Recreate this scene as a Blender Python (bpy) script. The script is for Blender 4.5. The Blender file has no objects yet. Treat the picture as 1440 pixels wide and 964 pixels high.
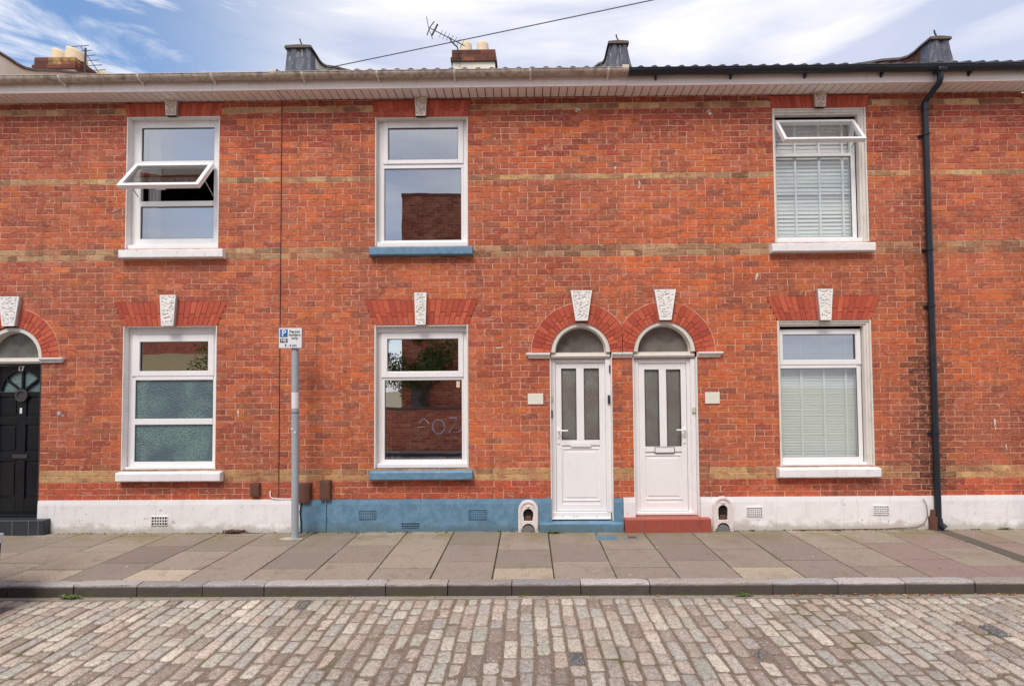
import bpy, math, random
from mathutils import Vector, Matrix
import numpy as np
R = math.radians
random.seed(7)
rnd = random.Random(11)

# ---------------------------------------------------------------- camera, world, sun
sc = bpy.context.scene
COL = sc.collection
D, CZ, YAW, PITCH, ROLL = 6.3649, 1.7517, -.0091325, .0330734, -.0073959
cy_, sy_ = math.cos(YAW), math.sin(YAW); cp_, sp_ = math.cos(PITCH), math.sin(PITCH); cr_, sr_ = math.cos(ROLL), math.sin(ROLL)
fw = Vector((sy_*cp_, cy_*cp_, sp_)); ri = Vector((cy_, -sy_, 0)); up = ri.cross(fw)
r2 = cr_*ri + sr_*up; u2 = -sr_*ri + cr_*up
cam_d = bpy.data.cameras.new('camera'); cam = bpy.data.objects.new('camera', cam_d); COL.objects.link(cam)
cam.matrix_world = Matrix(((r2.x, u2.x, -fw.x, 0), (r2.y, u2.y, -fw.y, -D), (r2.z, u2.z, -fw.z, CZ), (0, 0, 0, 1)))
cam_d.sensor_width = 36; cam_d.lens = 18.0
cam_d.shift_x = -15.82/1440; cam_d.shift_y = 39.4/1440
cam_d.clip_start = .05; cam_d.clip_end = 5000
sc.camera = cam

SUN_EL, SUN_AZ = 56, 200          # degrees; azimuth clockwise from +Y
wd = bpy.data.worlds.new('World'); sc.world = wd; wd.use_nodes = True
nt = wd.node_tree; nt.nodes.clear()
def wn(t, **k):
    n = nt.nodes.new(t)
    for a, b in k.items(): setattr(n, a, b)
    return n
out = wn('ShaderNodeOutputWorld')
sky = wn('ShaderNodeTexSky', sky_type='NISHITA', sun_disc=False, sun_elevation=R(SUN_EL), sun_rotation=R(SUN_AZ))
bg = wn('ShaderNodeBackground'); bg.inputs[1].default_value = .135
hs = wn('ShaderNodeHueSaturation'); hs.inputs['Saturation'].default_value = 1.12
nt.links.new(sky.outputs[0], hs.inputs['Color']); nt.links.new(hs.outputs[0], bg.inputs[0])
cl = wn('ShaderNodeBackground'); cl.inputs[1].default_value = .66
tc = wn('ShaderNodeTexCoord')
def noise(vec, scale, detail=4, rough=.5, dist=0.):
    n = wn('ShaderNodeTexNoise'); n.inputs['Scale'].default_value = scale; n.inputs['Detail'].default_value = detail
    n.inputs['Roughness'].default_value = rough; n.inputs['Distortion'].default_value = dist
    nt.links.new(vec, n.inputs['Vector']); return n.outputs['Fac']
def wmath(op, a, b=None, c=None):
    n = wn('ShaderNodeMath', operation=op)
    for i, v in enumerate((a, b, c)):
        if v is None: continue
        if isinstance(v, (int, float)): n.inputs[i].default_value = v
        else: nt.links.new(v, n.inputs[i])
    return n.outputs[0]
def wramp(v, a, b, lo=0., hi=1.):
    n = wn('ShaderNodeMapRange', interpolation_type='SMOOTHSTEP'); nt.links.new(v, n.inputs[0])
    n.inputs[1].default_value = a; n.inputs[2].default_value = b; n.inputs[3].default_value = lo; n.inputs[4].default_value = hi
    return n.outputs[0]
sep = wn('ShaderNodeSeparateXYZ'); nt.links.new(tc.outputs['Generated'], sep.inputs[0])
# wisps: stretched noise (streaks rise towards the upper left)
mp = wn('ShaderNodeMapping'); mp.inputs['Rotation'].default_value = (0, R(52), 0); mp.inputs['Scale'].default_value = (1.1, 1.2, 6.5)
nt.links.new(tc.outputs['Generated'], mp.inputs[0])
w1 = noise(mp.outputs[0], 2.6, 7, .62, .6)
w2 = noise(tc.outputs['Generated'], 2.2, 6, .55, .3)
cover = wramp(sep.outputs[0], -.60, -.12)              # clear to the left, veiled to the right
wisps = wramp(wmath('MULTIPLY_ADD', w2, .5, w1), .66, .88)
fac = wmath('MAXIMUM', wmath('MULTIPLY', wisps, .85), wmath('MULTIPLY', cover, wramp(w2, .22, .55, .72, 1.)))
fac = wmath('MAXIMUM', fac, wmath('MULTIPLY', wramp(sep.outputs[1], .1, -.3, 0, 1), wramp(w2, .34, .6, .35, .95)))
vr = wn('ShaderNodeValToRGB'); vr.color_ramp.elements[0].position = .40; vr.color_ramp.elements[0].color = (.66, .70, .87, 1)
vr.color_ramp.elements[1].position = .60; vr.color_ramp.elements[1].color = (1.08, 1.06, 1.08, 1)
nt.links.new(noise(mp.outputs[0], 1.7, 5, .5, .4), vr.inputs[0]); nt.links.new(vr.outputs[0], cl.inputs[0])
mx = wn('ShaderNodeMixShader'); nt.links.new(fac, mx.inputs[0]); nt.links.new(bg.outputs[0], mx.inputs[1]); nt.links.new(cl.outputs[0], mx.inputs[2])
nt.links.new(mx.outputs[0], out.inputs[0])

sd = bpy.data.lights.new('sun', 'SUN'); sd.energy = 2.0; sd.angle = R(24); sd.color = (1, .93, .83)
so = bpy.data.objects.new('sun', sd); COL.objects.link(so)
az, el = R(SUN_AZ), R(SUN_EL)
sdir = Vector((math.sin(az)*math.cos(el), math.cos(az)*math.cos(el), math.sin(el)))
so.rotation_euler = sdir.to_track_quat('Z', 'Y').to_euler(); so.location = (3, -10, 12)
sc.view_settings.view_transform = 'Standard'; sc.view_settings.look = 'None'
sc.view_settings.exposure = .66; sc.view_settings.gamma = 1
sc.cycles.use_denoising = True
sc.cycles.max_bounces = 8; sc.cycles.transparent_max_bounces = 16
sc.cycles.caustics_reflective = False; sc.cycles.caustics_refractive = False

# ---------------------------------------------------------------- materials
def lin(r, g, b, k=1.):
    f = lambda c: ((c/255+.055)/1.055)**2.4 if c > 10 else c/255/12.92
    return (min(f(r)*k, .95), min(f(g)*k, .95), min(f(b)*k, .95), 1)
class M:
    def __init__(s, name, rough=.6, spec=.4, metal=0.):
        s.m = bpy.data.materials.new(name); s.m.use_nodes = True; s.t = s.m.node_tree
        s.b = s.t.nodes['Principled BSDF']; s.b.inputs['Roughness'].default_value = rough
        s.b.inputs['Specular IOR Level'].default_value = spec; s.b.inputs['Metallic'].default_value = metal
        s.g = s.t.nodes.new('ShaderNodeNewGeometry'); s.pos = s.g.outputs['Position']
    def n(s, t, **k):
        n = s.t.nodes.new(t)
        for a, b in k.items(): setattr(n, a, b)
        return n
    def l(s, a, b): s.t.links.new(a, b)
    def val(s, x, i):
        if isinstance(x, (int, float)): i.default_value = x
        elif isinstance(x, tuple): i.default_value = x
        else: s.l(x, i)
    def noise(s, scale, detail=4, rough=.55, dist=0., vec=None, stretch=None):
        v = vec or s.pos
        if stretch:
            mp = s.n('ShaderNodeMapping'); mp.inputs['Scale'].default_value = stretch; s.l(v, mp.inputs[0]); v = mp.outputs[0]
        n = s.n('ShaderNodeTexNoise'); n.inputs['Scale'].default_value = scale; n.inputs['Detail'].default_value = detail
        n.inputs['Roughness'].default_value = rough; n.inputs['Distortion'].default_value = dist
        s.l(v, n.inputs['Vector']); return n.outputs['Fac']
    def vor(s, scale, feat='F1', out='Distance'):
        n = s.n('ShaderNodeTexVoronoi', feature=feat); n.inputs['Scale'].default_value = scale; s.l(s.pos, n.inputs['Vector']); return n.outputs[out]
    def ramp(s, v, a, b, lo=0., hi=1.):
        n = s.n('ShaderNodeMapRange', interpolation_type='SMOOTHSTEP'); s.l(v, n.inputs[0])
        for i, x in enumerate((a, b, lo, hi)): n.inputs[i+1].default_value = x
        return n.outputs[0]
    def math(s, op, a, b=None):
        n = s.n('ShaderNodeMath', operation=op); s.val(a, n.inputs[0])
        if b is not None: s.val(b, n.inputs[1])
        return n.outputs[0]
    def mix(s, f, a, b, mode='MIX'):
        n = s.n('ShaderNodeMix', data_type='RGBA', blend_type=mode); s.val(f, n.inputs[0]); s.val(a, n.inputs[6]); s.val(b, n.inputs[7])
        return n.outputs[2]
    def col(s, c): s.val(c, s.b.inputs['Base Color']); return s
    def bump(s, h, dist=.003, strength=.6):
        n = s.n('ShaderNodeBump'); n.inputs['Distance'].default_value = dist; n.inputs['Strength'].default_value = strength
        s.l(h, n.inputs['Height']); s.l(n.outputs[0], s.b.inputs['Normal']); return s
    def attr(s, name='tint'):
        return s.n('ShaderNodeAttribute', attribute_name=name).outputs['Color']
    def xyz(s):
        n = s.n('ShaderNodeSeparateXYZ'); s.l(s.pos, n.inputs[0]); return n.outputs
MT = {}
# bricks: a tint per brick, smears and pits on each
m = M('brick_face', .85, .25)
c = m.attr()
c = m.mix(m.ramp(m.noise(7.5, 5, .7, .6, stretch=(1, 1, 1.9)), .47, .66, 0, .7), c, lin(126, 76, 64))
c = m.mix(m.ramp(m.noise(1.1, 5, .6, .5), .48, .72, 0, .5), c, lin(208, 114, 70)); c = m.mix(m.ramp(m.noise(.75, 7, .68, 1.1, stretch=(1, 1, 1.3)), .48, .66, 0, .7), c, lin(136, 80, 66))
c = m.mix(m.ramp(m.noise(24, 5, .75, .2, stretch=(1, 1, 2.4)), .46, .70, 0, .65), c, lin(222, 140, 98))
c = m.mix(m.ramp(m.noise(11, 6, .75, .7, stretch=(1, 1, 2.0)), .54, .66, 0, .65), c, lin(206, 158, 136))
c = m.mix(m.ramp(m.noise(6, 5, .7, .3, stretch=(1, 1, .12)), .52, .72, 0, .5), c, lin(108, 70, 60))
c = m.mix(m.ramp(m.noise(34, 5, .85), .54, .66, 0, .85), c, lin(96, 60, 50))
m.col(c).bump(m.noise(70, 5, .75), .005, .8); MT['brick'] = m.m
m = M('mortar', .95, .1)
c = m.mix(m.ramp(m.noise(5, 6, .7, .6), .46, .62), lin(224, 176, 152), lin(184, 110, 84))
c = m.mix(m.ramp(m.noise(14, 5, .6), .5, .8, 0, .5), c, lin(235, 214, 196))
m.col(c).bump(m.noise(90, 3, .6), .003, .6); MT['mortar'] = m.m
m = M('tight_joint', .95, .1); m.col(m.mix(m.noise(20, 4, .6), lin(124, 60, 48), lin(160, 92, 74))); MT['tight'] = m.m
# rubbed gauged bricks of the arches
m = M('rubbed_brick', .8, .25)
c = m.attr(); c = m.mix(m.ramp(m.noise(22, 5, .65), .45, .75, 0, .45), c, lin(150, 62, 50))
c = m.mix(m.ramp(m.noise(11, 5, .7, .3), .56, .72, 0, .5), c, lin(206, 132, 104)); c = m.mix(m.ramp(m.noise(45, 4, .8), .58, .7, 0, .6), c, lin(116, 56, 48))
m.col(c).bump(m.noise(110, 4, .6), .002, .4); MT['rubbed'] = m.m
def paint(name, base, dirt, amount=.5, rough=.45, spots=None, bump=.0015, grow=(.5, .8), streak=True, splash=None):
    m = M(name, rough, .35)
    c = m.mix(m.ramp(m.noise(1.7, 4, .6), .3, .7, 0, .35), base, tuple(x*.86 for x in base[:3])+(1,))
    c = m.mix(m.ramp(m.noise(7 if streak else 12, 6, .7, .2, stretch=(2.5, 2.5, .6) if streak else None), grow[0], grow[1], 0, amount), c, dirt)
    if spots:
        c = m.mix(m.math('MULTIPLY', m.ramp(m.noise(19, 5, .7, .4), .62, .68), m.ramp(m.noise(2.1, 2, .5), .45, .6)), c, spots)
    if splash:
        z = m.xyz()[2]
        h = m.math('ADD', z, m.math('MULTIPLY', m.noise(5, 6, .7, .4), -.34))
        c = m.mix(m.ramp(h, -.14, -.04, .6, 0), c, splash)
        c = m.mix(m.math('MULTIPLY', m.ramp(z, .0, .3, 1, .25), m.ramp(m.noise(15, 6, .75, .5), .60, .68, 0, .6)), c, splash)
    m.col(c).bump(m.noise(35, 5, .6), bump, .5); return m.m
MT['upvc'] = paint('white_upvc', lin(238, 238, 240), lin(206, 202, 192), .35, .3, bump=.0003)
MT['upvc_dirty'] = paint('weathered_white_trim', lin(222, 217, 210), lin(160, 145, 125), .55, .5, bump=.0008)
MT['render_white'] = paint('white_painted_plinth', lin(236, 235, 238), lin(176, 170, 168), .5, .6, spots=lin(150, 144, 140), bump=.004, splash=lin(158, 150, 136))
MT['render_reveal'] = paint('white_painted_reveal', lin(236, 233, 230), lin(180, 168, 160), .5, .6, bump=.002)
MT['blue'] = paint('blue_painted_masonry', lin(112, 148, 174), lin(78, 116, 146), .7, .5, spots=lin(146, 172, 192), bump=.004, grow=(.35, .7), streak=False, splash=lin(88, 108, 112))
MT['red_step'] = paint('red_tile_paint', lin(162, 84, 72), lin(120, 52, 46), .6, .45, bump=.001, streak=False)
MT['stone_white'] = paint('white_painted_keystone', lin(238, 236, 234), lin(150, 140, 128), .35, .6)
MT['stone_old'] = paint('weathered_keystone', lin(216, 204, 194), lin(140, 122, 108), .6, .7, streak=False)
MT['cast_white'] = paint('white_painted_iron', lin(230, 222, 222), lin(150, 130, 120), .5, .5, bump=.002, streak=False)
MT['black_door'] = paint('black_gloss_paint', lin(24, 26, 32), lin(40, 42, 50), .5, .22, bump=.0004)
MT['black_tile'] = paint('dark_step_tile', lin(52, 58, 66), lin(84, 88, 94), .4, .3, streak=False)
MT['tile_joint'] = paint('grey_tile_joint', lin(120, 120, 122), lin(100, 98, 96), .4, .8, streak=False)
MT['pvc_black'] = paint('black_plastic_pipe', lin(38, 44, 54), lin(70, 78, 88), .45, .35, bump=.0003)
MT['gutter_old'] = paint('old_plastic_gutter', lin(196, 184, 172), lin(110, 92, 78), .8, .6, spots=lin(70, 56, 48), grow=(.38, .72))
MT['fascia'] = paint('fascia_board', lin(240, 232, 230), lin(196, 180, 172), .6, .45)
MT['soffit'] = paint('soffit_board', lin(246, 240, 238), lin(206, 192, 184), .6, .5)
MT['brown_box'] = paint('brown_plastic_box', lin(104, 72, 60), lin(78, 54, 46), .5, .5)
MT['galv'] = paint('galvanised_steel', lin(164, 172, 180), lin(136, 142, 150), .6, .45, bump=.0002)
MT['sign_grey'] = paint('sign_back_grey', lin(110, 112, 116), lin(96, 96, 98), .4, .5)
MT['sign_white'] = paint('sign_white', lin(226, 228, 232), lin(206, 206, 208), .3, .4, bump=.0001)
MT['sign_blue'] = paint('sign_blue', lin(24, 104, 172), lin(24, 96, 160), .3, .4, bump=.0001)
MT['sign_black'] = paint('sign_black', lin(34, 34, 40), lin(40, 40, 46), .3, .4, bump=.0001)
MT['cream_plate'] = paint('cream_plate', lin(226, 226, 214), lin(208, 206, 196), .3, .5, bump=.0002)
MT['bell'] = paint('cream_bell', lin(206, 204, 176), lin(170, 164, 130), .4, .5)
MT['lead'] = paint('lead_sheet', lin(98, 104, 118), lin(62, 66, 78), .85, .5, spots=lin(190, 192, 200), bump=.004, grow=(.35, .7))
MT['cement'] = paint('cement_render', lin(230, 226, 210), lin(170, 164, 142), .7, .85, bump=.004)
MT['coping'] = paint('stone_coping', lin(108, 98, 92), lin(70, 62, 58), .8, .85, bump=.004, streak=False)
m = M('sooty_brick', .9, .2); m.col(m.mix(m.ramp(m.noise(9, 5, .7), .4, .65, 0, .7), m.attr(), lin(84, 64, 56))).bump(m.noise(40, 5, .7), .006, .7); MT['brick_sooty'] = m.m
MT['brick_old'] = paint('old_sooty_brickwork', lin(138, 92, 76), lin(84, 62, 56), .8, .9, spots=lin(176, 146, 120), bump=.01, grow=(.35, .65), streak=False)
MT['clay_pot'] = paint('buff_clay_pot', lin(222, 204, 172), lin(182, 156, 124), .6, .75, bump=.002)
MT['tile_dark'] = paint('dark_concrete_tile', lin(74, 72, 76), lin(54, 52, 54), .6, .8, bump=.004, streak=False)
MT['roof_tan'] = paint('tan_lichened_roof', lin(186, 166, 120), lin(140, 120, 84), .7, .9, bump=.01, streak=False)
MT['drain'] = paint('gritty_drain_channel', lin(112, 106, 98), lin(84, 78, 72), .7, .9, bump=.003, streak=False)
MT['tile_red'] = paint('brown_clay_tile', lin(134, 92, 74), lin(84, 64, 56), .7, .85, bump=.004, streak=False)
MT['metal_dark'] = paint('dark_metal', lin(62, 60, 64), lin(88, 70, 60), .4, .5)
MT['wire'] = paint('grey_cable', lin(96, 98, 108), lin(90, 90, 98), .2, .6)
MT['tape'] = paint('white_blind_tape', lin(246, 246, 246), lin(236, 236, 234), .2, .6, bump=.0002)
MT['blind'] = paint('white_blind_slat', lin(236, 236, 236), lin(222, 222, 220), .3, .5, bump=.0002)
MT['curtain'] = paint('pale_curtain', lin(206, 206, 210), lin(180, 180, 186), .5, .9)
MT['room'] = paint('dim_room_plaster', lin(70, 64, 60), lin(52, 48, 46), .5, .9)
MT['hole_shade'] = paint('dark_recess_shade', lin(34, 28, 26), lin(20, 18, 18), .5, .9)  # near-black sheets painted in for the shade inside vents and scrapers
MT['wood_post'] = paint('weathered_pole_timber', lin(110, 92, 76), lin(80, 68, 58), .6, .9)
MT['bark'] = paint('tree_bark', lin(92, 78, 64), lin(60, 52, 44), .6, .95, bump=.01)
MT['graffiti'] = paint('pale_spray_paint', lin(226, 216, 232), lin(200, 190, 205), .4, .7)
MT['car_paint'] = paint('dark_blue_car_paint', lin(58, 70, 84), lin(50, 60, 72), .3, .18, bump=.0001)
MT['car_black'] = paint('black_bumper_plastic', lin(30, 31, 34), lin(44, 44, 48), .3, .5, bump=.0004)
MT['car_glass'] = paint('dark_car_glass', lin(26, 30, 34), lin(30, 34, 38), .2, .05, bump=.00005)
MT['rubber'] = paint('tyre_rubber', lin(32, 31, 31), lin(48, 46, 44), .4, .8)
MT['alloy'] = paint('wheel_alloy', lin(150, 152, 156), lin(120, 120, 124), .3, .35)
MT['lamp_red'] = paint('red_lamp_lens', lin(150, 24, 26), lin(130, 20, 22), .2, .15)
MT['lamp_clear'] = paint('clear_lamp_lens', lin(200, 204, 210), lin(180, 184, 190), .2, .15)
m = M('leaf_green', .6, .3); m.col(m.mix(m.ramp(m.noise(6, 3), .35, .65), lin(66, 92, 44), lin(104, 122, 60))); MT['leaf'] = m.m
m = M('weed_green', .6, .3); m.col(m.mix(m.ramp(m.noise(30, 3), .35, .65), lin(74, 96, 52), lin(118, 132, 78))); MT['weed'] = m.m
m = M('dead_leaf', .8, .2); m.col(m.attr()); MT['litter'] = m.m
# glass
def glass(name, refl, rough, tint, bump=None):
    m = M(name); t = m.t; t.nodes.remove(m.b)
    o = [n for n in t.nodes if n.type == 'OUTPUT_MATERIAL'][0]
    gl = m.n('ShaderNodeBsdfGlossy'); gl.inputs['Roughness'].default_value = rough; gl.inputs['Color'].default_value = (.93, .96, 1, 1)
    tr = m.n('ShaderNodeBsdfTransparent'); tr.inputs['Color'].default_value = tint
    fr = m.n('ShaderNodeLayerWeight'); fr.inputs[0].default_value = .5
    f = m.math('ADD', m.math('MULTIPLY', m.math('POWER', fr.outputs['Facing'], 4.), .6), refl)
    f = m.math('MULTIPLY', f, m.math('SUBTRACT', 1., m.g.outputs['Backfacing']))      # one reflection per pane, at its outer face
    if bump:
        b = m.n('ShaderNodeBump'); b.inputs['Distance'].default_value = bump[1]; b.inputs['Strength'].default_value = 1
        m.l(bump[0](m), b.inputs['Height']); m.l(b.outputs[0], gl.inputs['Normal'])
    mx = m.n('ShaderNodeMixShader'); m.l(f, mx.inputs[0]); m.l(tr.outputs[0], mx.inputs[1]); m.l(gl.outputs[0], mx.inputs[2]); m.l(mx.outputs[0], o.inputs[0])
    return m.m
wav = (lambda m: m.noise(1.9, 2, .5), .0008)
MT['glass'] = glass('window_glass', .40, 0.0, (.75, .78, .78, 1), wav)
MT['glass_low'] = glass('street_window_glass', .66, 0.0, (.7, .72, .72, 1), wav)
MT['glass_blind'] = glass('window_glass_clear', .16, 0.0, (.93, .96, .95, 1), wav)
def obsc(name, a, b, diff, pat=90):
    m = M(name, .22, .9)
    c = m.mix(m.ramp(m.vor(pat), .1, .55), a, b)
    c = m.mix(m.ramp(m.noise(3.2, 4, .5, .4), .35, .65, 0, .8), c, diff)
    m.col(c).bump(m.vor(pat), .006, .7)
    return m.m
MT['glass_obscured'] = obsc('obscured_teal_glass', lin(44, 66, 70), lin(112, 138, 136), lin(74, 92, 102), 62)
MT['glass_door'] = obsc('frosted_door_glass', lin(84, 88, 86), lin(116, 118, 112), lin(104, 88, 82), 130)
MT['glass_fan'] = obsc('dusty_fanlight_glass', lin(74, 76, 72), lin(92, 94, 90), lin(122, 118, 114), 8)

# granite setts, paving, kerb
m = M('granite_sett', .75, .35)
c = m.attr(); c = m.mix(m.ramp(m.noise(38, 6, .8), .44, .64, 0, .75), c, lin(118, 106, 100))
c = m.mix(m.ramp(m.noise(62, 4, .85), .55, .64, 0, .8), c, lin(236, 230, 220))
c = m.mix(m.ramp(m.noise(1.6, 6, .7, .8), .5, .7, 0, .35), c, lin(134, 122, 110))
m.col(c).bump(m.noise(60, 6, .7), .006, .8); MT['sett'] = m.m
m = M('joint_grit', .95, .15)
c = m.mix(m.ramp(m.noise(80, 4, .8), .35, .7), lin(122, 106, 94), lin(176, 160, 144))
c = m.mix(m.ramp(m.noise(1.6, 5, .7, .5), .54, .68, 0, .75), c, lin(104, 106, 62))
m.col(c).bump(m.noise(140, 5, .8), .01, 1.); MT['joint'] = m.m
m = M('paving_slab', .88, .2)
c = m.attr(); c = m.mix(m.ramp(m.noise(70, 5, .85), .44, .62, 0, .6), c, lin(104, 92, 84))
c = m.mix(m.ramp(m.noise(95, 4, .85), .55, .66, 0, .6), c, lin(200, 188, 174))
x, y, z = m.xyz()
near = m.math('MULTIPLY', m.ramp(y, -.75, -.05), m.ramp(m.noise(2.4, 5, .65, .6), .38, .62))
c = m.mix(m.math('MULTIPLY', near, .75), c, lin(126, 118, 82))
c = m.mix(m.ramp(m.noise(1.2, 4, .6), .5, .75, 0, .45), c, lin(120, 106, 98))
c = m.mix(m.ramp(m.vor(3.1), .035, .05, .7, 0), c, lin(206, 198, 186)); c = m.mix(m.ramp(m.vor(2.3), .03, .05, .6, 0), c, lin(84, 76, 68))
c = m.mix(m.ramp(m.noise(4.5, 6, .75, .8), .52, .68, 0, .5), c, lin(118, 108, 96)); c = m.mix(m.ramp(m.noise(24, 6, .85, .4), .52, .66, 0, .5), c, lin(108, 98, 90))
m.col(c).bump(m.noise(150, 4, .75), .003, .7); MT['slab'] = m.m
m = M('granite_kerb', .75, .35)
c = m.attr(); c = m.mix(m.ramp(m.noise(70, 5, .75), .42, .66, 0, .6), c, lin(96, 88, 88))
c = m.mix(m.ramp(m.noise(110, 3, .8), .57, .7, 0, .6), c, lin(214, 208, 206))
x, y, z = m.xyz()
c = m.mix(m.math('MULTIPLY', m.ramp(z, -.012, -.035), .92), c, lin(70, 64, 60))  # front face darker than the top: grime plus painted shade
c = m.mix(m.math('MULTIPLY', m.ramp(z, -.06, -.115), m.ramp(m.noise(3, 4, .7), .45, .62)), c, lin(84, 86, 50))
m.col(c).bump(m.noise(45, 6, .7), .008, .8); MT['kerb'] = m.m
m = M('asphalt', .9, .2); m.col(m.mix(m.noise(90, 4, .8), lin(60, 58, 58), lin(84, 82, 80))); MT['asphalt'] = m.m
m = M('moss_dirt', .95, .1); m.col(m.mix(m.ramp(m.noise(9, 5, .7), .4, .65), lin(58, 50, 40), lin(80, 82, 42))).bump(m.noise(80, 4, .8), .006, 1); MT['moss'] = m.m
m = M('concrete_patch', .9, .2); m.col(m.mix(m.ramp(m.noise(30, 5, .7), .35, .7), lin(186, 178, 168), lin(150, 140, 128))).bump(m.noise(90, 4, .7), .004, .7); MT['patch'] = m.m
m = M('grass_ground', .95, .1); m.col(m.mix(m.noise(5, 5, .7), lin(120, 116, 96), lin(150, 140, 116))); MT['ground'] = m.m

# ---------------------------------------------------------------- mesh helpers
class MB:
    def __init__(s): s.v = []; s.f = []; s.mi = []; s.tint = []; s.sm = []
    def add(s, vs, fs, mi=0, tint=(1, 1, 1), smooth=False):
        o = len(s.v); s.v += [tuple(p) for p in vs]; s.tint += [tint]*len(vs)
        for f in fs: s.f.append(tuple(i+o for i in f)); s.mi.append(mi); s.sm.append(smooth)
    def box(s, x0, x1, y0, y1, z0, z1, mi=0, tint=(1, 1, 1)):
        s.add([(x0, y0, z0), (x1, y0, z0), (x1, y1, z0), (x0, y1, z0), (x0, y0, z1), (x1, y0, z1), (x1, y1, z1), (x0, y1, z1)],
              [(0, 3, 2, 1), (4, 5, 6, 7), (0, 1, 5, 4), (1, 2, 6, 5), (2, 3, 7, 6), (3, 0, 4, 7)], mi, tint); return s
    def ring(s, x0, x1, z0, z1, w, y0, y1, mi=0, wb=None, wt=None):
        wb = w if wb is None else wb; wt = w if wt is None else wt
        s.box(x0, x0+w, y0, y1, z0, z1, mi); s.box(x1-w, x1, y0, y1, z0, z1, mi)
        s.box(x0+w, x1-w, y0, y1, z0, z0+wb, mi); s.box(x0+w, x1-w, y0, y1, z1-wt, z1, mi); return s
    def prism(s, pts, y0, y1, mi=0, tint=(1, 1, 1)):     # pts (x,z) anticlockwise seen from -y
        n = len(pts); vs = [(x, y0, z) for x, z in pts] + [(x, y1, z) for x, z in pts]
        fs = [tuple(range(n)), tuple(range(2*n-1, n-1, -1))] + [(i, i+n, (i+1) % n+n, (i+1) % n) for i in range(n)]
        s.add(vs, fs, mi, tint); return s
    def loops(s, outer, inner, y0, y1, mi=0, closed=True): # plate between two loops with the same point count
        n = len(outer); vs = []
        for L in (outer, inner):
            for yy in (y0, y1): vs += [(x, yy, z) for x, z in L]
        fs = []
        for i in range(n if closed else n-1):
            j = (i+1) % n
            fs += [(i, j, 2*n+j, 2*n+i), (n+j, n+i, 3*n+i, 3*n+j), (i, n+i, n+j, j), (2*n+j, 3*n+j, 3*n+i, 2*n+i)]
        if not closed: fs += [(0, 2*n, 3*n, n), (n-1, 2*n-1, 4*n-1, 3*n-1)]
        s.add(vs, fs, mi); return s
    def tube(s, pts, r, seg=10, mi=0, caps=True, smooth=True):
        pts = [Vector(p) for p in pts]; rs = r if isinstance(r, (list, tuple)) else [r]*len(pts)
        vs = []; prev = None
        for i, p in enumerate(pts):
            d = (pts[min(i+1, len(pts)-1)]-pts[max(i-1, 0)]).normalized()
            a = prev if prev else (Vector((0, 0, 1)) if abs(d.z) < .9 else Vector((1, 0, 0)))
            u = (a-d*a.dot(d)).normalized(); w = d.cross(u); prev = u
            vs += [p+rs[i]*(math.cos(2*math.pi*k/seg)*u+math.sin(2*math.pi*k/seg)*w) for k in range(seg)]
        fs = [(i*seg+k, i*seg+(k+1) % seg, (i+1)*seg+(k+1) % seg, (i+1)*seg+k) for i in range(len(pts)-1) for k in range(seg)]
        s.add(vs, fs, mi, smooth=smooth)
        if caps:
            s.add(vs[:seg], [tuple(range(seg-1, -1, -1))], mi); s.add(vs[-seg:], [tuple(range(seg))], mi)
        return s
    def lathe(s, prof, cx, cy, seg=20, mi=0):
        vs = []; n = len(prof)
        for r, z in prof: vs += [(cx+r*math.cos(2*math.pi*k/seg), cy+r*math.sin(2*math.pi*k/seg), z) for k in range(seg)]
        s.add(vs, [(i*seg+k, i*seg+(k+1) % seg, (i+1)*seg+(k+1) % seg, (i+1)*seg+k) for i in range(n-1) for k in range(seg)], mi, smooth=True); return s
WL = {}
def obj(name, mb, mats, parent=None, bevel=0., origin=None, label=None):
    if parent is not None and parent.parent is not None and parent.parent.parent is not None: parent = parent.parent   # thing > part > sub-part, no deeper
    if not isinstance(mats, (list, tuple)): mats = [mats]
    a = np.array(mb.v, dtype=float)
    o = Vector(origin) if origin else Vector(((a[:, 0].min()+a[:, 0].max())/2, (a[:, 1].min()+a[:, 1].max())/2, a[:, 2].min()))
    me = bpy.data.meshes.new(name); me.from_pydata([tuple(p-np.array(o)) for p in a], [], mb.f); me.update()
    for mm in mats: me.materials.append(MT[mm])
    me.polygons.foreach_set('material_index', mb.mi); me.polygons.foreach_set('use_smooth', mb.sm)
    ca = me.color_attributes.new('tint', 'FLOAT_COLOR', 'POINT')
    ca.data.foreach_set('color', np.array([tuple(t[:3])+(1.,) for t in mb.tint], dtype=np.float32).ravel())
    ob = bpy.data.objects.new(name, me); COL.objects.link(ob); WL[ob.name] = o
    place(ob, o, parent)
    if bevel:
        b = ob.modifiers.new('bevel', 'BEVEL'); b.width = bevel; b.segments = 2; b.limit_method = 'ANGLE'; b.angle_limit = R(40)
    if label: ob['label'] = label
    return ob
def place(ob, o, parent):
    if parent is not None: ob.parent = parent; ob.location = o-WL[parent.name]
    else: ob.location = o
def tag(o, label, cat, group=None):
    o['label'] = label; o['category'] = cat
    if group: o['group'] = group
    return o
def thing(name, loc, label, cat, group=None):
    o = bpy.data.objects.new(name, None); COL.objects.link(o); o.location = loc; WL[o.name] = Vector(loc); o.empty_display_size = .2
    return tag(o, label, cat, group)
def struct(o): o['kind'] = 'structure'; return o
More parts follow.
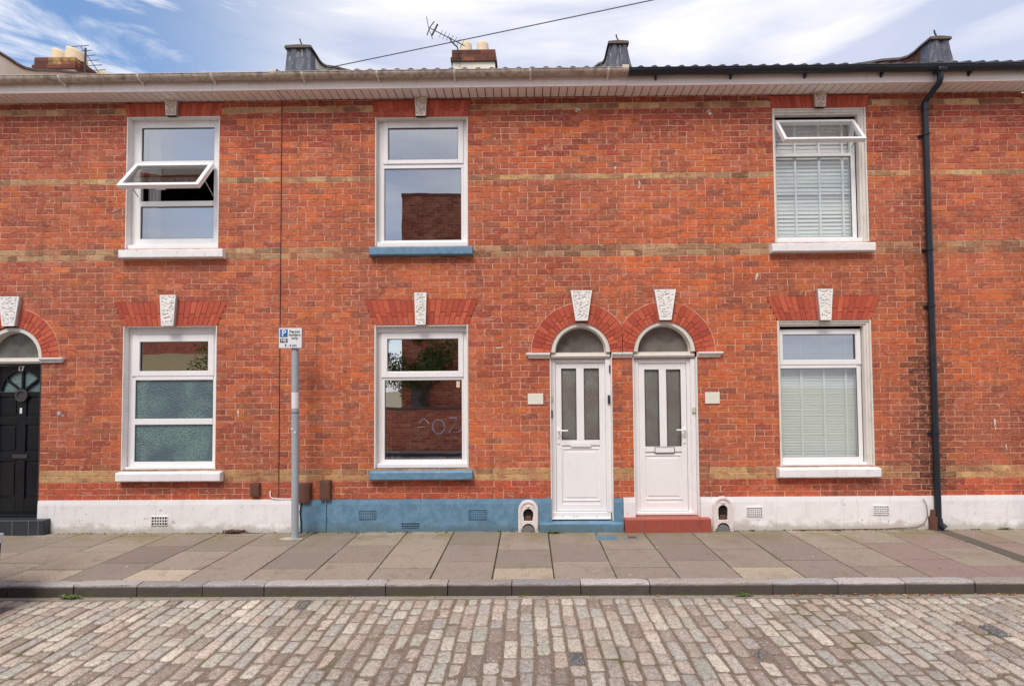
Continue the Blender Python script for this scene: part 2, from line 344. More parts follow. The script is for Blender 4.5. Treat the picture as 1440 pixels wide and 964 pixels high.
def text(parent, s, x, z, size, y, mat, name='lettering', align='CENTER', bold=0.):
    cu = bpy.data.curves.new('t', 'FONT'); cu.body = s; cu.size = size; cu.align_x = align; cu.align_y = 'CENTER'; cu.offset = bold
    cu.space_line = .82
    t = bpy.data.objects.new('t', cu); COL.objects.link(t)
    dg = bpy.context.evaluated_depsgraph_get(); me = bpy.data.meshes.new_from_object(t.evaluated_get(dg))
    mb = MB(); mb.add([(x+v.co.x, y, z+v.co.y) for v in me.vertices], [tuple(p.vertices) for p in me.polygons])
    bpy.data.objects.remove(t); bpy.data.curves.remove(cu); bpy.data.meshes.remove(me)
    # give the letters a thickness of 1 mm
    n = len(mb.v); fr = list(mb.f); mb.add([(a, b+.001, c) for a, b, c in mb.v[:n]], [f[::-1] for f in fr])
    return obj(name, mb, mat, parent)
_sn = {}
def sn(x, z, s=1., seed=0):          # smooth value noise in python
    x *= s; z *= s; xi, zi = math.floor(x), math.floor(z)
    def h(a, b):
        k = (a, b, seed)
        if k not in _sn: _sn[k] = random.Random(hash(k)).random()
        return _sn[k]
    fx, fz = x-xi, z-zi; fx = fx*fx*(3-2*fx); fz = fz*fz*(3-2*fz)
    return (h(xi, zi)*(1-fx)+h(xi+1, zi)*fx)*(1-fz)+(h(xi, zi+1)*(1-fx)+h(xi+1, zi+1)*fx)*fz

# ---------------------------------------------------------------- ground, road, kerb, pavement
mb = MB(); mb.add([(-400, -400, -.145), (400, -400, -.145), (400, 400, -.145), (-400, 400, -.145)], [(0, 1, 2, 3)]); struct(obj('ground', mb, 'ground'))
mb = MB(); mb.add([(-40, -7.6, -.1195), (40, -7.6, -.1195), (40, -1.7, -.1195), (-40, -1.7, -.1195)], [(0, 1, 2, 3)]); struct(obj('road_bed', mb, 'joint'))
SETT = [((204, 197, 184), 6), ((194, 184, 172), 6), ((208, 194, 180), 3), ((184, 181, 174), 4), ((188, 187, 174), 3), ((172, 160, 148), 4), ((196, 178, 164), 2), ((218, 210, 194), 2.5), ((152, 138, 126), 2.2), ((88, 94, 102), .3)]
def pick(pal, r=rnd):
    t = sum(w for _, w in pal); u = r.random()*t
    for c, w in pal:
        u -= w
        if u <= 0: return c
    return pal[0][0]
def sett(mb, cx, cy, w, l, z, col, ang):
    ring = []
    ca, sa = math.cos(ang), math.sin(ang)
    hw, hl = w/2, l/2; c = rnd.uniform(.07, .2)*min(w, l)
    base = [(-hw+c, -hl), (hw-c, -hl), (hw, -hl+c), (hw, hl-c), (hw-c, hl), (-hw+c, hl), (-hw, hl-c), (-hw, -hl+c)]
    base = [(x+rnd.uniform(-.005, .005), y+rnd.uniform(-.005, .005)) for x, y in base]
    tx, ty = rnd.uniform(-.03, .03), rnd.uniform(-.02, .02)
    vs = []
    for sc_, dz in ((1., -.03), (.99, -.006), (.94, -.0005), (.6, .0015)):
        for x, y in base:
            x2, y2 = x*sc_, y*sc_
            vs.append((cx+x2*ca-y2*sa, cy+x2*sa+y2*ca, z+dz+tx*x2+ty*y2+rnd.uniform(-.002, .002)))
    vs.append((cx, cy, z+.003))
    fs = [(r*8+k, r*8+(k+1) % 8, (r+1)*8+(k+1) % 8, (r+1)*8+k) for r in range(3) for k in range(8)] + [(24+k, 24+(k+1) % 8, 32) for k in range(8)]
    mb.add(vs, fs, 0, lin(*col, k=rnd.uniform(.78, 1.02))[:3], True)
mb = MB(); x = -9.2; ci = 0
while x < 9.2:
    w = rnd.uniform(.106, .122); y = -1.765-rnd.uniform(0, .1); ci += 1
    first = True
    while y > -7.5:
        l = rnd.choice((.14, .16, .17, .185, .2, .22, .25))*rnd.uniform(.93, 1.07)
        if first: l = max(.08, l*rnd.uniform(.5, 1)); first = False; y = -1.765
        if not (ci % 1):
            off = .012*math.sin(y*1.7+ci*.05)+.01*math.sin(y*4.1)
            sett(mb, x+w/2+off, y-l/2, w-rnd.uniform(.014, .028), l-rnd.uniform(.007, .016), -.112+rnd.uniform(-.004, .004)+.014*sn(x, y, 1.3, 5)-.007, pick(SETT), rnd.uniform(-.03, .03))
        y -= l
    x += w
struct(obj('road', mb, 'sett'))
# channel strip at the foot of the kerb, kerb stones, pavement
mb = MB(); x = -9.2
while x < 9.2:
    l = rnd.uniform(.5, .9); mb.box(x+.002, x+l-.002, -1.762, -1.698, -.16, -.1125, 0, lin(172, 162, 152, k=rnd.uniform(.75, .95))[:3]); x += l
struct(obj('gutter_channel', mb, 'slab', bevel=.003))
def kerb(y0, y1, sgn, name):
    mb = MB(); x = -9.4; r = random.Random(5)
    while x < 9.4:
        l = r.choice((.56, .58, .6, .62, 1.1)); g = .004; k = r.uniform(.55, .9)
        col = lin(*r.choice(((190, 184, 184), (176, 172, 174), (186, 176, 170))), k=k*1.15)[:3]
        n = max(3, int(l/.08)); vs = []; prof = [(0, -.16), (0, -.016), (.004, -.006), (.014, -.001), (.05, 0), (.1, 0), (.1, -.16)]
        dz, dy = r.uniform(-.003, .003), r.uniform(-.003, .003)
        for i in range(n+1):
            xx = x+g+(l-2*g)*i/n; e = .006 if i in (0, n) else 0
            for a, b in prof:
                j = r.uniform(-.004, .004)
                vs.append((xx, y0+sgn*(a+dy+j+(e if a < .01 else 0)), b+dz+j*.6-(e if b > -.02 else 0)))
        P = len(prof); fs = [(i*P+k2, (i+1)*P+k2, (i+1)*P+k2+1, i*P+k2+1) for i in range(n) for k2 in range(P-1)]
        fs += [tuple(range(P)), tuple(range(n*P+P-1, n*P-1, -1))]
        mb.add(vs, fs, 0, col); x += l
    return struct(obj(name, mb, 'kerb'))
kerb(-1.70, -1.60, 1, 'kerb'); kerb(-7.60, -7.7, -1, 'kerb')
mb = MB(); mb.add([(-40, -1.6, -.012), (40, -1.6, -.012), (40, .3, -.012), (-40, .3, -.012)], [(0, 1, 2, 3)]); struct(obj('pavement_bed', mb, 'moss'))
mb = MB(); P = .575
SL = [((168, 156, 145), 4), ((158, 147, 138), 3), ((178, 166, 152), 3), ((150, 138, 130), 2)]
for k in range(-16, 16):
    xa = -.92+P*k; xb = xa+P
    XS = [(xa, xb)]
    if k == 10: XS = [(4.83, 4.885), (5.065, xb)]
    ys = [-1.598, -1.11, -.56, .02] if k % 2 == 0 else [-1.598, -1.30, -.745, -.17, .02]
    if rnd.random() < .15: ys[2] += rnd.uniform(-.1, .1)
    for a, b, xa, xb in [(p_, q_, u_, v_) for p_, q_ in zip(ys, ys[1:]) for u_, v_ in XS]:
        col = pick(SL)
        if k % 2 and b == -1.30 and rnd.random() < .8: col = (206, 192, 172)
        if xa > 3.2 and rnd.random() < .5: col = (166, 144, 138)
        g = rnd.uniform(.004, .008); dz = [rnd.uniform(-.003, .002) for _ in range(4)]
        g2 = rnd.uniform(.006, .011)
        x0, x1, y0, y1 = xa+g, xb-g, a+(g2 if a > -1.59 else .003), b-g2
        vs = [(x0, y0, -.04), (x1, y0, -.04), (x1, y1, -.04), (x0, y1, -.04)]
        i = .004
        vs += [(x0, y0, -.004), (x1, y0, -.004), (x1, y1, -.004), (x0, y1, -.004)]
        vs += [(x0+i, y0+i, dz[0]), (x1-i, y0+i, dz[1]), (x1-i, y1-i, dz[2]), (x0+i, y1-i, dz[3])]
        fs = [(q, (q+1) % 4, (q+1) % 4+4, q+4) for q in range(4)] + [(q+4, (q+1) % 4+4, (q+1) % 4+8, q+8) for q in range(4)] + [(8, 9, 10, 11)]
        mb.add(vs, fs, 0, lin(*col, k=rnd.uniform(.74, .9))[:3])
struct(obj('pavement', mb, 'slab'))
mb = MB()
mb.box(4.888, 5.062, -1.6, -.09, -.03, -.010)
for i in range(6): mb.box(4.89+i*.0295, 4.89+i*.0295+.019, -1.6, -.09, -.0099, .001)
o = obj('drain_channel', mb, 'drain'); struct(o)
mb = MB()
for i in range(260):                                   # crumbly dirt line where wall meets paving
    x = rnd.uniform(-6.6, 6.6); s = rnd.uniform(.006, .02); y = -.035-rnd.random()**2*.05
    mb.add([(x-s*1.6, y, -.001), (x, y-s, -.001), (x+s*1.5, y, -.001), (x, y+s*.8, -.001), (x, y, s*.5)], [(0, 1, 4), (1, 2, 4), (2, 3, 4), (3, 0, 4)])
o = obj('dirt', mb, 'moss'); o['kind'] = 'stuff'; o['label'] = 'mossy dirt gathered at the foot of the house walls'; o['category'] = 'dirt'
mb = MB()
for i in range(190):
    x = rnd.gauss(3.4, 1.2) if rnd.random() < .75 else rnd.uniform(-6, 6); y = -1.712-abs(rnd.gauss(0, .02)); s = rnd.uniform(.006, .02); a = rnd.uniform(0, 6.3)
    c_, s_ = math.cos(a)*s, math.sin(a)*s; z = -.108+rnd.uniform(0, .006)
    mb.add([(x+c_, y+s_, z), (x-s_*.5, y+c_*.5, z+.006), (x-c_, y-s_, z+.002), (x+s_*.5, y-c_*.5, z+.003)], [(0, 1, 2, 3)], 0, lin(*rnd.choice(((176, 120, 82), (140, 96, 66), (196, 160, 120), (110, 84, 60), (170, 90, 60))))[:3])
o = obj('leaf_litter', mb, 'litter'); o['kind'] = 'stuff'; o['label'] = 'dry brown leaf scraps lying along the foot of the kerb'; o['category'] = 'leaf litter'

# ---------------------------------------------------------------- brickwork
C = .075; Z0 = .39                                       # course height, first bed joint
BR = [((188, 100, 68), 36), ((182, 96, 68), 30), ((174, 92, 72), 16), ((144, 82, 70), 7), ((156, 98, 76), 6), ((200, 112, 64), 9), ((190, 110, 86), 7)]
BUFF = [((196, 168, 116), 5), ((182, 154, 108), 4), ((168, 138, 98), 2), ((150, 128, 92), 1)]
BUFF2 = [((170, 146, 112), 4), ((146, 124, 96), 3), ((112, 96, 76), 3), ((186, 160, 124), 2)]
def brick_col(x, k, r):
    z = Z0+C*k
    if k in (3, 4): c = pick(BUFF, r)
    elif k in (40, 41): c = pick(BUFF2, r)
    elif k in (53, 65): c = pick(BUFF2+BUFF+[((200, 178, 132), 4)], r)
    elif k < 3: c = r.choice(((186, 84, 60), (178, 78, 60), (192, 92, 64), (160, 74, 60)))
    elif k > 56 and r.random() < .3+(k-56)*.05: c = r.choice(((154, 66, 54), (166, 72, 58), (142, 62, 54)))
    else:
        n = sn(x, z, .8, 3)
        c = pick(BR, r)
        if n > .55 and r.random() < .45: c = (206, 104, 60)
        if n < .38 and r.random() < .4: c = r.choice(((152, 74, 62), (162, 80, 64)))
    col = lin(*c, k=1.0*r.uniform(.90, 1.09)*(.84+.32*sn(x, z*1.8, .7, 21)))
    if x > 5.95 and .75 < z < 1.4: col = lin(150, 44, 38)
    # soot by the downpipe: shaped patch on the bricks only
    d = abs(x-4.92+ .06*(r.random()-.5))
    zz = (.9 if .4 < z < 2.1 else .55 if 2.1 < z < 2.8 else .45 if z < 3.7 else .35)
    wdt = (.36 if z < 2.0 else .22)
    if z > 3.2 and z < 3.7: zz = .85
    s = max(0, 1-(d/wdt)**2)*zz
    if z > 5.32: s = max(s, .35)  # top courses darker all along the wall
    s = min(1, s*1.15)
    dark = lin(62, 46, 44)
    return tuple(col[i]*(1-s)+dark[i]*s for i in range(3))
def brickwork(mb, x0, x1, k0, k1, holes, seed, y=0., mi=0, mm=1, header=None, frontf=None):
    """holes: functions z -> (xa, xb) or None"""
    r = random.Random(seed); J = .0032
    for k in range(k0, k1):
        za, zb = Z0+C*k, Z0+C*(k+1); zc = (za+zb)/2
        if k == k1-1: zb = min(zb, 5.46)
        iv = [(x0, x1)]
        for h in holes:
            hh = h(zc)
            if not hh: continue
            nv = []
            for a, b in iv:
                if hh[1] <= a or hh[0] >= b: nv.append((a, b)); continue
                if hh[0] > a: nv.append((a, hh[0]))
                if hh[1] < b: nv.append((hh[1], b))
            iv = nv
        for a, b in iv:
            n = max(1, int((b-a)/.5)); 
            mb.add([(a, y+.0032, za), (b, y+.0032, za), (b, y+.0032, zb), (a, y+.0032, zb)], [(0, 1, 2, 3)], mm)
            L = .2228; ph = (k % 2)*L/2 + r.uniform(-.006, .006) + .02*sn(k*.3, 1, 1, 9)
            i = math.floor((a-ph)/L); p = a
            while p < b-.001:
                q = ph+L*(i+1)+r.uniform(-.005, .005); i += 1
                if q-p < .035: continue
                if b-q < .035: q = b
                q = min(q, b)
                if r.random() < .05 and q-p > .2:
                    cuts = [p, (p+q)/2, q]
                else: cuts = [p, q]
                for u, v in zip(cuts, cuts[1:]):
                    xa, xb = u+J*(u > a), v-J*(v < b)
                    jz = [r.uniform(-.0012, .0012) for _ in range(4)]
                    yf = y-r.uniform(0, .0022); e = .0028
                    A, B_ = za+J, zb-J
                    if B_-A < .01: continue
                    vs = [(xa, y+.006, A+jz[0]), (xb, y+.006, A+jz[1]), (xb, y+.006, B_+jz[2]), (xa, y+.006, B_+jz[3]),
                          (xa+e, yf, A+e+jz[1]), (xb-e, yf, A+e+jz[0]), (xb-e, yf, B_-e+jz[3]), (xa+e, yf, B_-e+jz[2])]
                    mb.add(vs, [(4, 5, 6, 7), (0, 1, 5, 4), (1, 2, 6, 5), (2, 3, 7, 6), (3, 0, 4, 7)], mi, brick_col((xa+xb)/2, k, r))
                p = q
def rect_hole(x0, x1, z0, z1): return lambda z: (x0, x1) if z0 < z < z1 else None
def arch_hole(cx, hw, zs, r):
    def f(z):
        if z < zs: return (cx-hw, cx+hw)
        if z < zs+r: 
            w = math.sqrt(r*r-(z-zs)**2); return (cx-w, cx+w)
    return f
def lint_hole(x0, x1, z0, z1, s):
    def f(z):
        if z0 < z < z1:
            t = (z-z0)/(z1-z0); return (x0-s*t+.004, x1+s*t-.004)
    return f
def rub(r): 
    return lin(*r.choice(((188, 92, 70), (182, 86, 66), (194, 98, 74), (172, 80, 64))), k=1.0*r.uniform(.86, 1.08))[:3]
def keystone(parent, cx, z0, z1, wb, wt, white=True, name='keystone'):
    """vermiculated block: fine displaced grid on a tapered prism"""
    nx, nz = 26, 64; mb = MB(); yf = -.05; r = random.Random(int(cx*1000)); vs = []
    for j in range(nz+1):
        t = j/nz; w = wb+(wt-wb)*t; z = z0+(z1-z0)*t
        for i in range(nx+1):
            u = i/nx; x = cx+w*(u-.5); edge = min(u, 1-u, t, 1-t)
            y = yf
            if .10 < u < .90 and .045 < t < .96:
                a = sn(x*.9+50, z*2.1+20, 52, 1); b2 = sn(x+10, z*1.8, 60, 2)
                y += .012 if a*.6+b2*.4 > .60 else 0
            vs.append((x, y, z))
    W = nx+1
    mb.add(vs, [(j*W+i, j*W+i+1, (j+1)*W+i+1, (j+1)*W+i) for j in range(nz) for i in range(nx)])
    mb.prism([(cx-wb/2, z0), (cx+wb/2, z0), (cx+wt/2, z1), (cx-wt/2, z1)], yf+.0135, .06)
    e = yf+.0005
    mb.add([(cx-wb/2, e, z0), (cx-wt/2, e, z1), (cx-wt/2, .05, z1), (cx-wb/2, .05, z0)], [(0, 1, 2, 3)])
    mb.add([(cx+wb/2, e, z0), (cx+wt/2, e, z1), (cx+wt/2, .05, z1), (cx+wb/2, .05, z0)], [(3, 2, 1, 0)])
    mb.add([(cx-wt/2, e, z1), (cx+wt/2, e, z1), (cx+wt/2, .05, z1), (cx-wt/2, .05, z1)], [(0, 1, 2, 3)])
    mb.add([(cx-wb/2, e, z0), (cx+wb/2, e, z0), (cx+wb/2, .05, z0), (cx-wb/2, .05, z0)], [(3, 2, 1, 0)])
    return obj(name, mb, 'stone_white' if white else 'stone_old', parent)
def flat_arch(parent, x0, x1, z0, z1, key, sk=.13, painted=False):
    mb = MB(); r = random.Random(int(x0*77)); n = 19; cx = (x0+x1)/2; H = z1-z0
    mb.prism([(x0+.002, z0+.001), (x1-.002, z0+.001), (x1+sk-.002, z1-.001), (x0-sk+.002, z1-.001)], -.0005, .1, 1)
    g = .0036 if not painted else .002
    for i in range(n):
        if i == n//2: continue
        b0, b1 = x0+(x1-x0)*i/n, x0+(x1-x0)*(i+1)/n
        t0, t1 = x0-sk+(x1-x0+2*sk)*i/n, x0-sk+(x1-x0+2*sk)*(i+1)/n
        cut = .5 if i % 2 else .33
        if H < .2: cut = 0
        for a, b in (((0, cut), (cut, 1)) if cut else ((0, 1),)):
            pa, pb = b0+(t0-b0)*a, b0+(t0-b0)*b; qa, qb = b1+(t1-b1)*a, b1+(t1-b1)*b
            za, zb = z0+H*a+g*(a > 0), z0+H*b-g*(b < 1)
            mb.prism([(pa+g, za), (qa-g, za), (qb-g, zb), (pb+g, zb)], -.004-r.uniform(0, .001), .02, 0, rub(r))
    o = obj('flat_arch', mb, ['rubbed', 'tight'], parent)
    kz0, kz1, wb, wt, white = key
    keystone(o, cx+key_off(cx), kz0, kz1, wb, wt, white)
    return o
def key_off(cx): return {-4.49: -.005, -1.33: 0, 3.68: 0}.get(round(cx, 2), 0)
def round_arch(parent, cx, zs, ri_, ro, a0=0, a1=180, clipx=None):
    mb = MB(); r = random.Random(int(cx*55)); n = 26
    g = .0036
    L = []
    nn = 40
    ol = [(cx-ro*math.cos(R(a0+(a1-a0)*i/nn)), zs+ro*math.sin(R(a0+(a1-a0)*i/nn))) for i in range(nn+1)]
    il = [(cx-ri_*math.cos(R(a0+(a1-a0)*i/nn)), zs+ri_*math.sin(R(a0+(a1-a0)*i/nn))) for i in range(nn+1)]
    if clipx: ol = [(max(clipx[0], min(clipx[1], x)), z) for x, z in ol]
    mb.loops(ol, il, -.0005, .12, 2, closed=False)
    for i in range(n):
        t0, t1 = 180*i/n, 180*(i+1)/n
        if i in (n//2-1, n//2): continue
        cut = .5 if i % 2 else .36
        for a, b in ((0, cut), (cut, 1)):
            ra, rb = ri_+(ro-ri_)*a+g*(a > 0), ri_+(ro-ri_)*b-g*(b < 1)-.002
            pt = []
            for rr, sgn in ((ra, 1), (rb, 1), (rb, 0), (ra, 0)):
                th = R(t0)+g/rr if sgn else R(t1)-g/rr
                x, z = cx-rr*math.cos(th), zs+rr*math.sin(th)
                if clipx: x = max(clipx[0]+.003, min(clipx[1]-.003, x))
                pt.append((x, z))
            pt = pt[::-1]
            mb.prism(pt, -.004-r.uniform(0, .001), .02, 0, rub(r))
    # pale pointing line round the back of the arch
    out_ = [(cx-(ro+.006)*math.cos(R(180*i/nn)), zs+(ro+.006)*math.sin(R(180*i/nn))) for i in range(nn+1)]
    inn = [(cx-(ro-.001)*math.cos(R(180*i/nn)), zs+(ro-.001)*math.sin(R(180*i/nn))) for i in range(nn+1)]
    if clipx:
        out_ = [(max(clipx[0], min(clipx[1], x)), z) for x, z in out_]; inn = [(max(clipx[0], min(clipx[1], x)), z) for x, z in inn]
    mb.loops(out_, inn, -.0028, .01, 1, closed=False)
    return obj('round_arch', mb, ['rubbed', 'mortar', 'tight'], parent)

# ---------------------------------------------------------------- windows
def reveal(parent, x0, x1, z0, z1, mat='render_reveal', t=.012, d=.095, trim=0, name='reveal'):
    mb = MB()
    mb.box(x0, x0+t, -.004, d, z0, z1); mb.box(x1-t, x1, -.004, d, z0, z1); mb.box(x0+t, x1-t, .002, d, z1-t, z1)
    if trim:      # moulded outer surround stepping back to the frame
        for w, ya in ((trim, .028), (trim*.55, .014)):
            mb.box(x1-t-w, x1-t, ya, d, z0, z1-t); mb.box(x0+t, x0+t+w*.45, ya, d, z0, z1-t)
            mb.box(x0+t+w*.45, x1-t-w, ya, d, z1-t-w*.9, z1-t)
    return obj(name, mb, mat, parent, .004)
def sill(parent, x0, x1, z0, z1, mat):
    mb = MB(); r = random.Random(int(x0*31)); n = 16; vs = []
    prof = [(.02, z0), (-.075, z0+.003), (-.085, z0+.012), (-.086, z1-.03), (-.078, z1-.022), (.10, z1+.001), (.10, z0)]
    for i in range(n+1):
        x = x0+(x1-x0)*i/n; e = .006 if i in (0, n) else 0
        for y, z in prof: vs.append((x, y+(e if y < -.05 else 0)+r.uniform(-.0015, .0015), z+r.uniform(-.0015, .0015)))
    Pn = len(prof)
    mb.add(vs, [(i*Pn+k, (i+1)*Pn+k, (i+1)*Pn+(k+1) % Pn, i*Pn+(k+1) % Pn) for i in range(n) for k in range(Pn)]+[tuple(range(Pn-1, -1, -1)), tuple(range(n*Pn, n*Pn+Pn))])
    return obj('sill', mb, mat, parent, .003)
def pane(parent, x0, x1, z0, z1, y=.105, mat='glass', label=None):
    if parent.name.startswith('window'): obj('gasket', MB().ring(x0-.0005, x1+.0005, z0-.0005, z1+.0005, .0055, y-.012, y-.001), 'sign_grey', parent)
    return obj('glass_pane', MB().box(x0-.004, x1+.004, y, y+.006, z0-.004, z1+.004), mat, parent, label=label)
def sash_closed(parent, x0, x1, z0, z1, gx0, gx1, gz0, gz1, mat='glass'):
    mb = MB()
    mb.box(x0, gx0, .072, .12, z0, z1); mb.box(gx1, x1, .072, .12, z0, z1); mb.box(gx0, gx1, .072, .12, z0, gz0); mb.box(gx0, gx1, .072, .12, gz1, z1)
    s = obj('sash', mb, 'upvc', parent, .006)
    b = MB(); b.ring(gx0-.001, gx1+.001, gz0-.001, gz1+.001, .006, .088, .1); obj('gasket', b, 'metal_dark', s)
    pane(s, gx0, gx1, gz0, gz1, .100, mat); return s
def sash_open(parent, x0, x1, zt, yt, L, ang, mat='glass', fw_=.05, handle=True):
    """top-hung sash, hinge at the top edge, swung outwards by ang"""
    mb = MB().ring(x0, x1, -L, 0, fw_, -.028, .028)
    rot = Matrix.Rotation(-R(ang), 3, 'X')
    def tr(m_): m_.v = [tuple(rot @ Vector(p)+Vector((0, yt, zt))) for p in m_.v]; m_.v = [(x, y, z) for x, y, z in m_.v]; return m_
    tr(mb); s = obj('sash', mb, 'upvc', parent, .005, label='top-hung sash standing open')
    g = MB().box(x0+fw_-.003, x1-fw_+.003, -.004, .004, -L+fw_-.003, -fw_+.003); tr(g); obj('glass_pane', g, mat, s)
    for xx in (x0+.012, x1-.02):
        a = rot @ Vector((0, .03, -L*.62))+Vector((0, yt, zt))
        obj('stay', MB().tube([(xx, a.y, a.z), (xx, yt+.02, zt-L*.80)], .006, 6), 'galv', s)
    if handle:
        h = MB().box((x0+x1)/2-.06, (x0+x1)/2+.06, .028, .05, -L+.01, -L+.03); tr(h); obj('handle', h, 'upvc', s, .004)
    return s
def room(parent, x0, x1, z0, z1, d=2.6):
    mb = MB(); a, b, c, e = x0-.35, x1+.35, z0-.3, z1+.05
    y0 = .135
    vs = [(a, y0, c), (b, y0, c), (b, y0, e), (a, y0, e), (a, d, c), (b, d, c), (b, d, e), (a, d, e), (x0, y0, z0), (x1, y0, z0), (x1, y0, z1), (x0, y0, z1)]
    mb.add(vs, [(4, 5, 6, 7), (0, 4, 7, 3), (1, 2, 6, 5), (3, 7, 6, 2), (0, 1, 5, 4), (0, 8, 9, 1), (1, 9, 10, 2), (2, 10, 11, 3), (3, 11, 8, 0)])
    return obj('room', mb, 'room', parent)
def blind(parent, x0, x1, z0, z1, pitch, y=.19, tapes=(), tilt=72, sag=0):
    mb = MB(); n = int((z1-z0)/pitch); r = random.Random(int(x0*13)); w = pitch*.62
    for i in range(n):
        z = z0+pitch*(i+.5); t = R(tilt+r.uniform(-3, 3)+sag*math.sin(i*.9)); dy, dz = w*math.cos(t), -w*math.sin(t)
        mb.add([(x0, y-dy, z+dz*1), (x1, y-dy, z+dz), (x1, y+dy, z-dz), (x0, y+dy, z-dz), (x0, y-dy+.002, z+dz+.002), (x1, y-dy+.002, z+dz+.002), (x1, y+dy+.002, z-dz+.002), (x0, y+dy+.002, z-dz+.002)],
               [(0, 1, 2, 3), (7, 6, 5, 4), (0, 4, 5, 1), (2, 6, 7, 3)])
    b = obj('blind', mb, 'blind', parent)
    for x in tapes: obj('tape', MB().box(x-.014, x+.014, y-.020, y-.018, z0, z1), 'tape', b)
    return b
def window(house, x0, x1, z0, z1, fr, label, dirty_top=False):
    """fixed outer frame mesh; fr: list of boxes (x0,x1,z0,z1)"""
    mb = MB()
    for b in fr: mb.box(b[0], b[1], b[4] if len(b) > 4 else .085, .13, b[2], b[3])
    return obj('window', mb, 'upvc', house, .005, label=label)

# ---------------------------------------------------------------- the four houses in view
def house(name_x, label):
    return thing('terraced_house', (name_x, 0, 0), label, 'house', 'terraced brick houses in one row')
HA = house(-5.0, 'red brick terraced house at the left with black front door and white plinth')
HB = house(-1.0, 'red brick terraced house with blue plinth, blue window sills and white front door')
HC = house(3.0, 'red brick terraced house with red doorstep, white plinth and blinds in both windows')
HD = house(7.0, 'red brick terraced house at the far right beyond the black downpipe')
HZ = house(-9.0, 'brick terraced house beyond the left edge whose chimney rises over the gutter')
OPA1 = (-5.078, -3.892, 3.54, 5.236); OPA0 = (-5.078, -3.895, .765, 2.562)
OPB1 = (-1.912, -.737, 3.54, 5.19); OPB0 = (-1.917, -.742, .765, 2.55)
OPC1 = (3.100, 4.268, 3.54, 5.245); OPC0 = (3.098, 4.256, .765, 2.565)
OPD1 = (6.26, 7.44, 3.54, 5.24); OPD0 = (6.26, 7.44, .765, 2.56)
ARCH = {'L': (-6.488, .383, 2.19, .383, .61), '1': (.658, .386, 2.185, .372, .615), '2': (1.700, .400, 2.185, .385, .625)}
def holes_for(ops, arches):
    h = []
    for (a, b, c, d) in ops:
        h.append(rect_hole(a, b, c, d))
        if d > 4: h.append(lint_hole(a, b, d, 5.40, .05))
        else: h.append(lint_hole(a, b, d, 2.862, .13))
    for k in arches:
        cx, hw, zs, r1, r2_ = ARCH[k]; h.append(arch_hole(cx, hw, zs, (r1+r2_)/2+.06))
    return h
def wall(H, x0, x1, ops, arches, seed):
    mb = MB(); brickwork(mb, x0, x1, 0, 68, holes_for(ops, arches), seed)
    return obj('brick_wall', mb, ['brick', 'mortar'], H)
wall(HA, -7.0, -3.104, [OPA1, OPA0], ['L'], 1)
wall(HB, -3.096, 1.17, [OPB1, OPB0], ['1', '2'], 2)
wall(HC, 1.17, 5.0, [OPC1, OPC0], ['1', '2'], 3)
wall(HD, 5.0, 9.2, [OPD1, OPD0], [], 4)
wall(HZ, -9.6, -7.0, [], [], 5)
# backing behind the brick skin (solid wall, so nothing shows through the joints)
for H, x0, x1 in ((HA, -7.0, -3.1), (HB, -3.1, 1.17), (HC, 1.17, 5.0), (HD, 5.0, 9.2), (HZ, -9.6, -7.0)):
    obj('back_wall', MB().box(x0+.002, x1-.002, 3.0, 3.2, 0, 5.5), 'cement', H)

def flat_a(H, op, upper, white, kx, dz=0):
    a, b, c, d = op
    if upper: o = flat_arch(H, a, b, d, 5.40, (d-.01, 5.445, .125, .155, white), .05, painted=True)
    else: o = flat_arch(H, a, b, d, 2.862, (d-.005, 2.945, kx[0], kx[1], white), .13)
    return o
flat_a(HA, OPA1, True, False, None); flat_a(HA, OPA0, False, True, (.15, .2))
flat_a(HB, OPB1, True, False, None); flat_a(HB, OPB0, False, True, (.125, .152))
flat_a(HC, OPC1, True, False, None); flat_a(HC, OPC0, False, True, (.13, .185))
flat_a(HD, OPD1, True, False, None); flat_a(HD, OPD0, False, True, (.13, .185))

# window A upper: fixed top light, open middle sash, fixed bottom light
a, b, c, d = OPA1
F = [(-5.066, -4.953, 3.60, 5.224), (-4.013, -3.904, 3.60, 5.224), (-4.953, -4.013, 5.134, 5.224), (-4.953, -4.013, 4.62, 4.697, .078), (-4.953, -4.013, 4.108, 4.176, .078), (-4.953, -4.013, 3.60, 3.692), (-5.066, -3.904, 3.541, 3.598, .02)]
w = window(HA, *OPA1, F, 'upper window with its middle sash standing open')
reveal(w, a, b, c, d, 'render_reveal'); sill(w, -5.095, -3.79, 3.402, 3.53, 'render_white')
pane(w, -4.953, -4.013, 4.697, 5.134); pane(w, -4.953, -4.013, 3.692, 4.108)
sash_open(w, -4.985, -3.985, 4.63, .05, .50, 37)
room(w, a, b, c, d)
mb = MB(); n = 26
vs = []
for i in range(n+1):
    t = i/n; x = -4.94+.16*t; vs += [(x, .2+.02*math.sin(t*22), 3.6), (x, .2+.02*math.sin(t*22), 5.2)]
mb.add(vs, [(2*i, 2*i+2, 2*i+3, 2*i+1) for i in range(n)], smooth=True); obj('curtain', mb, 'curtain', w)
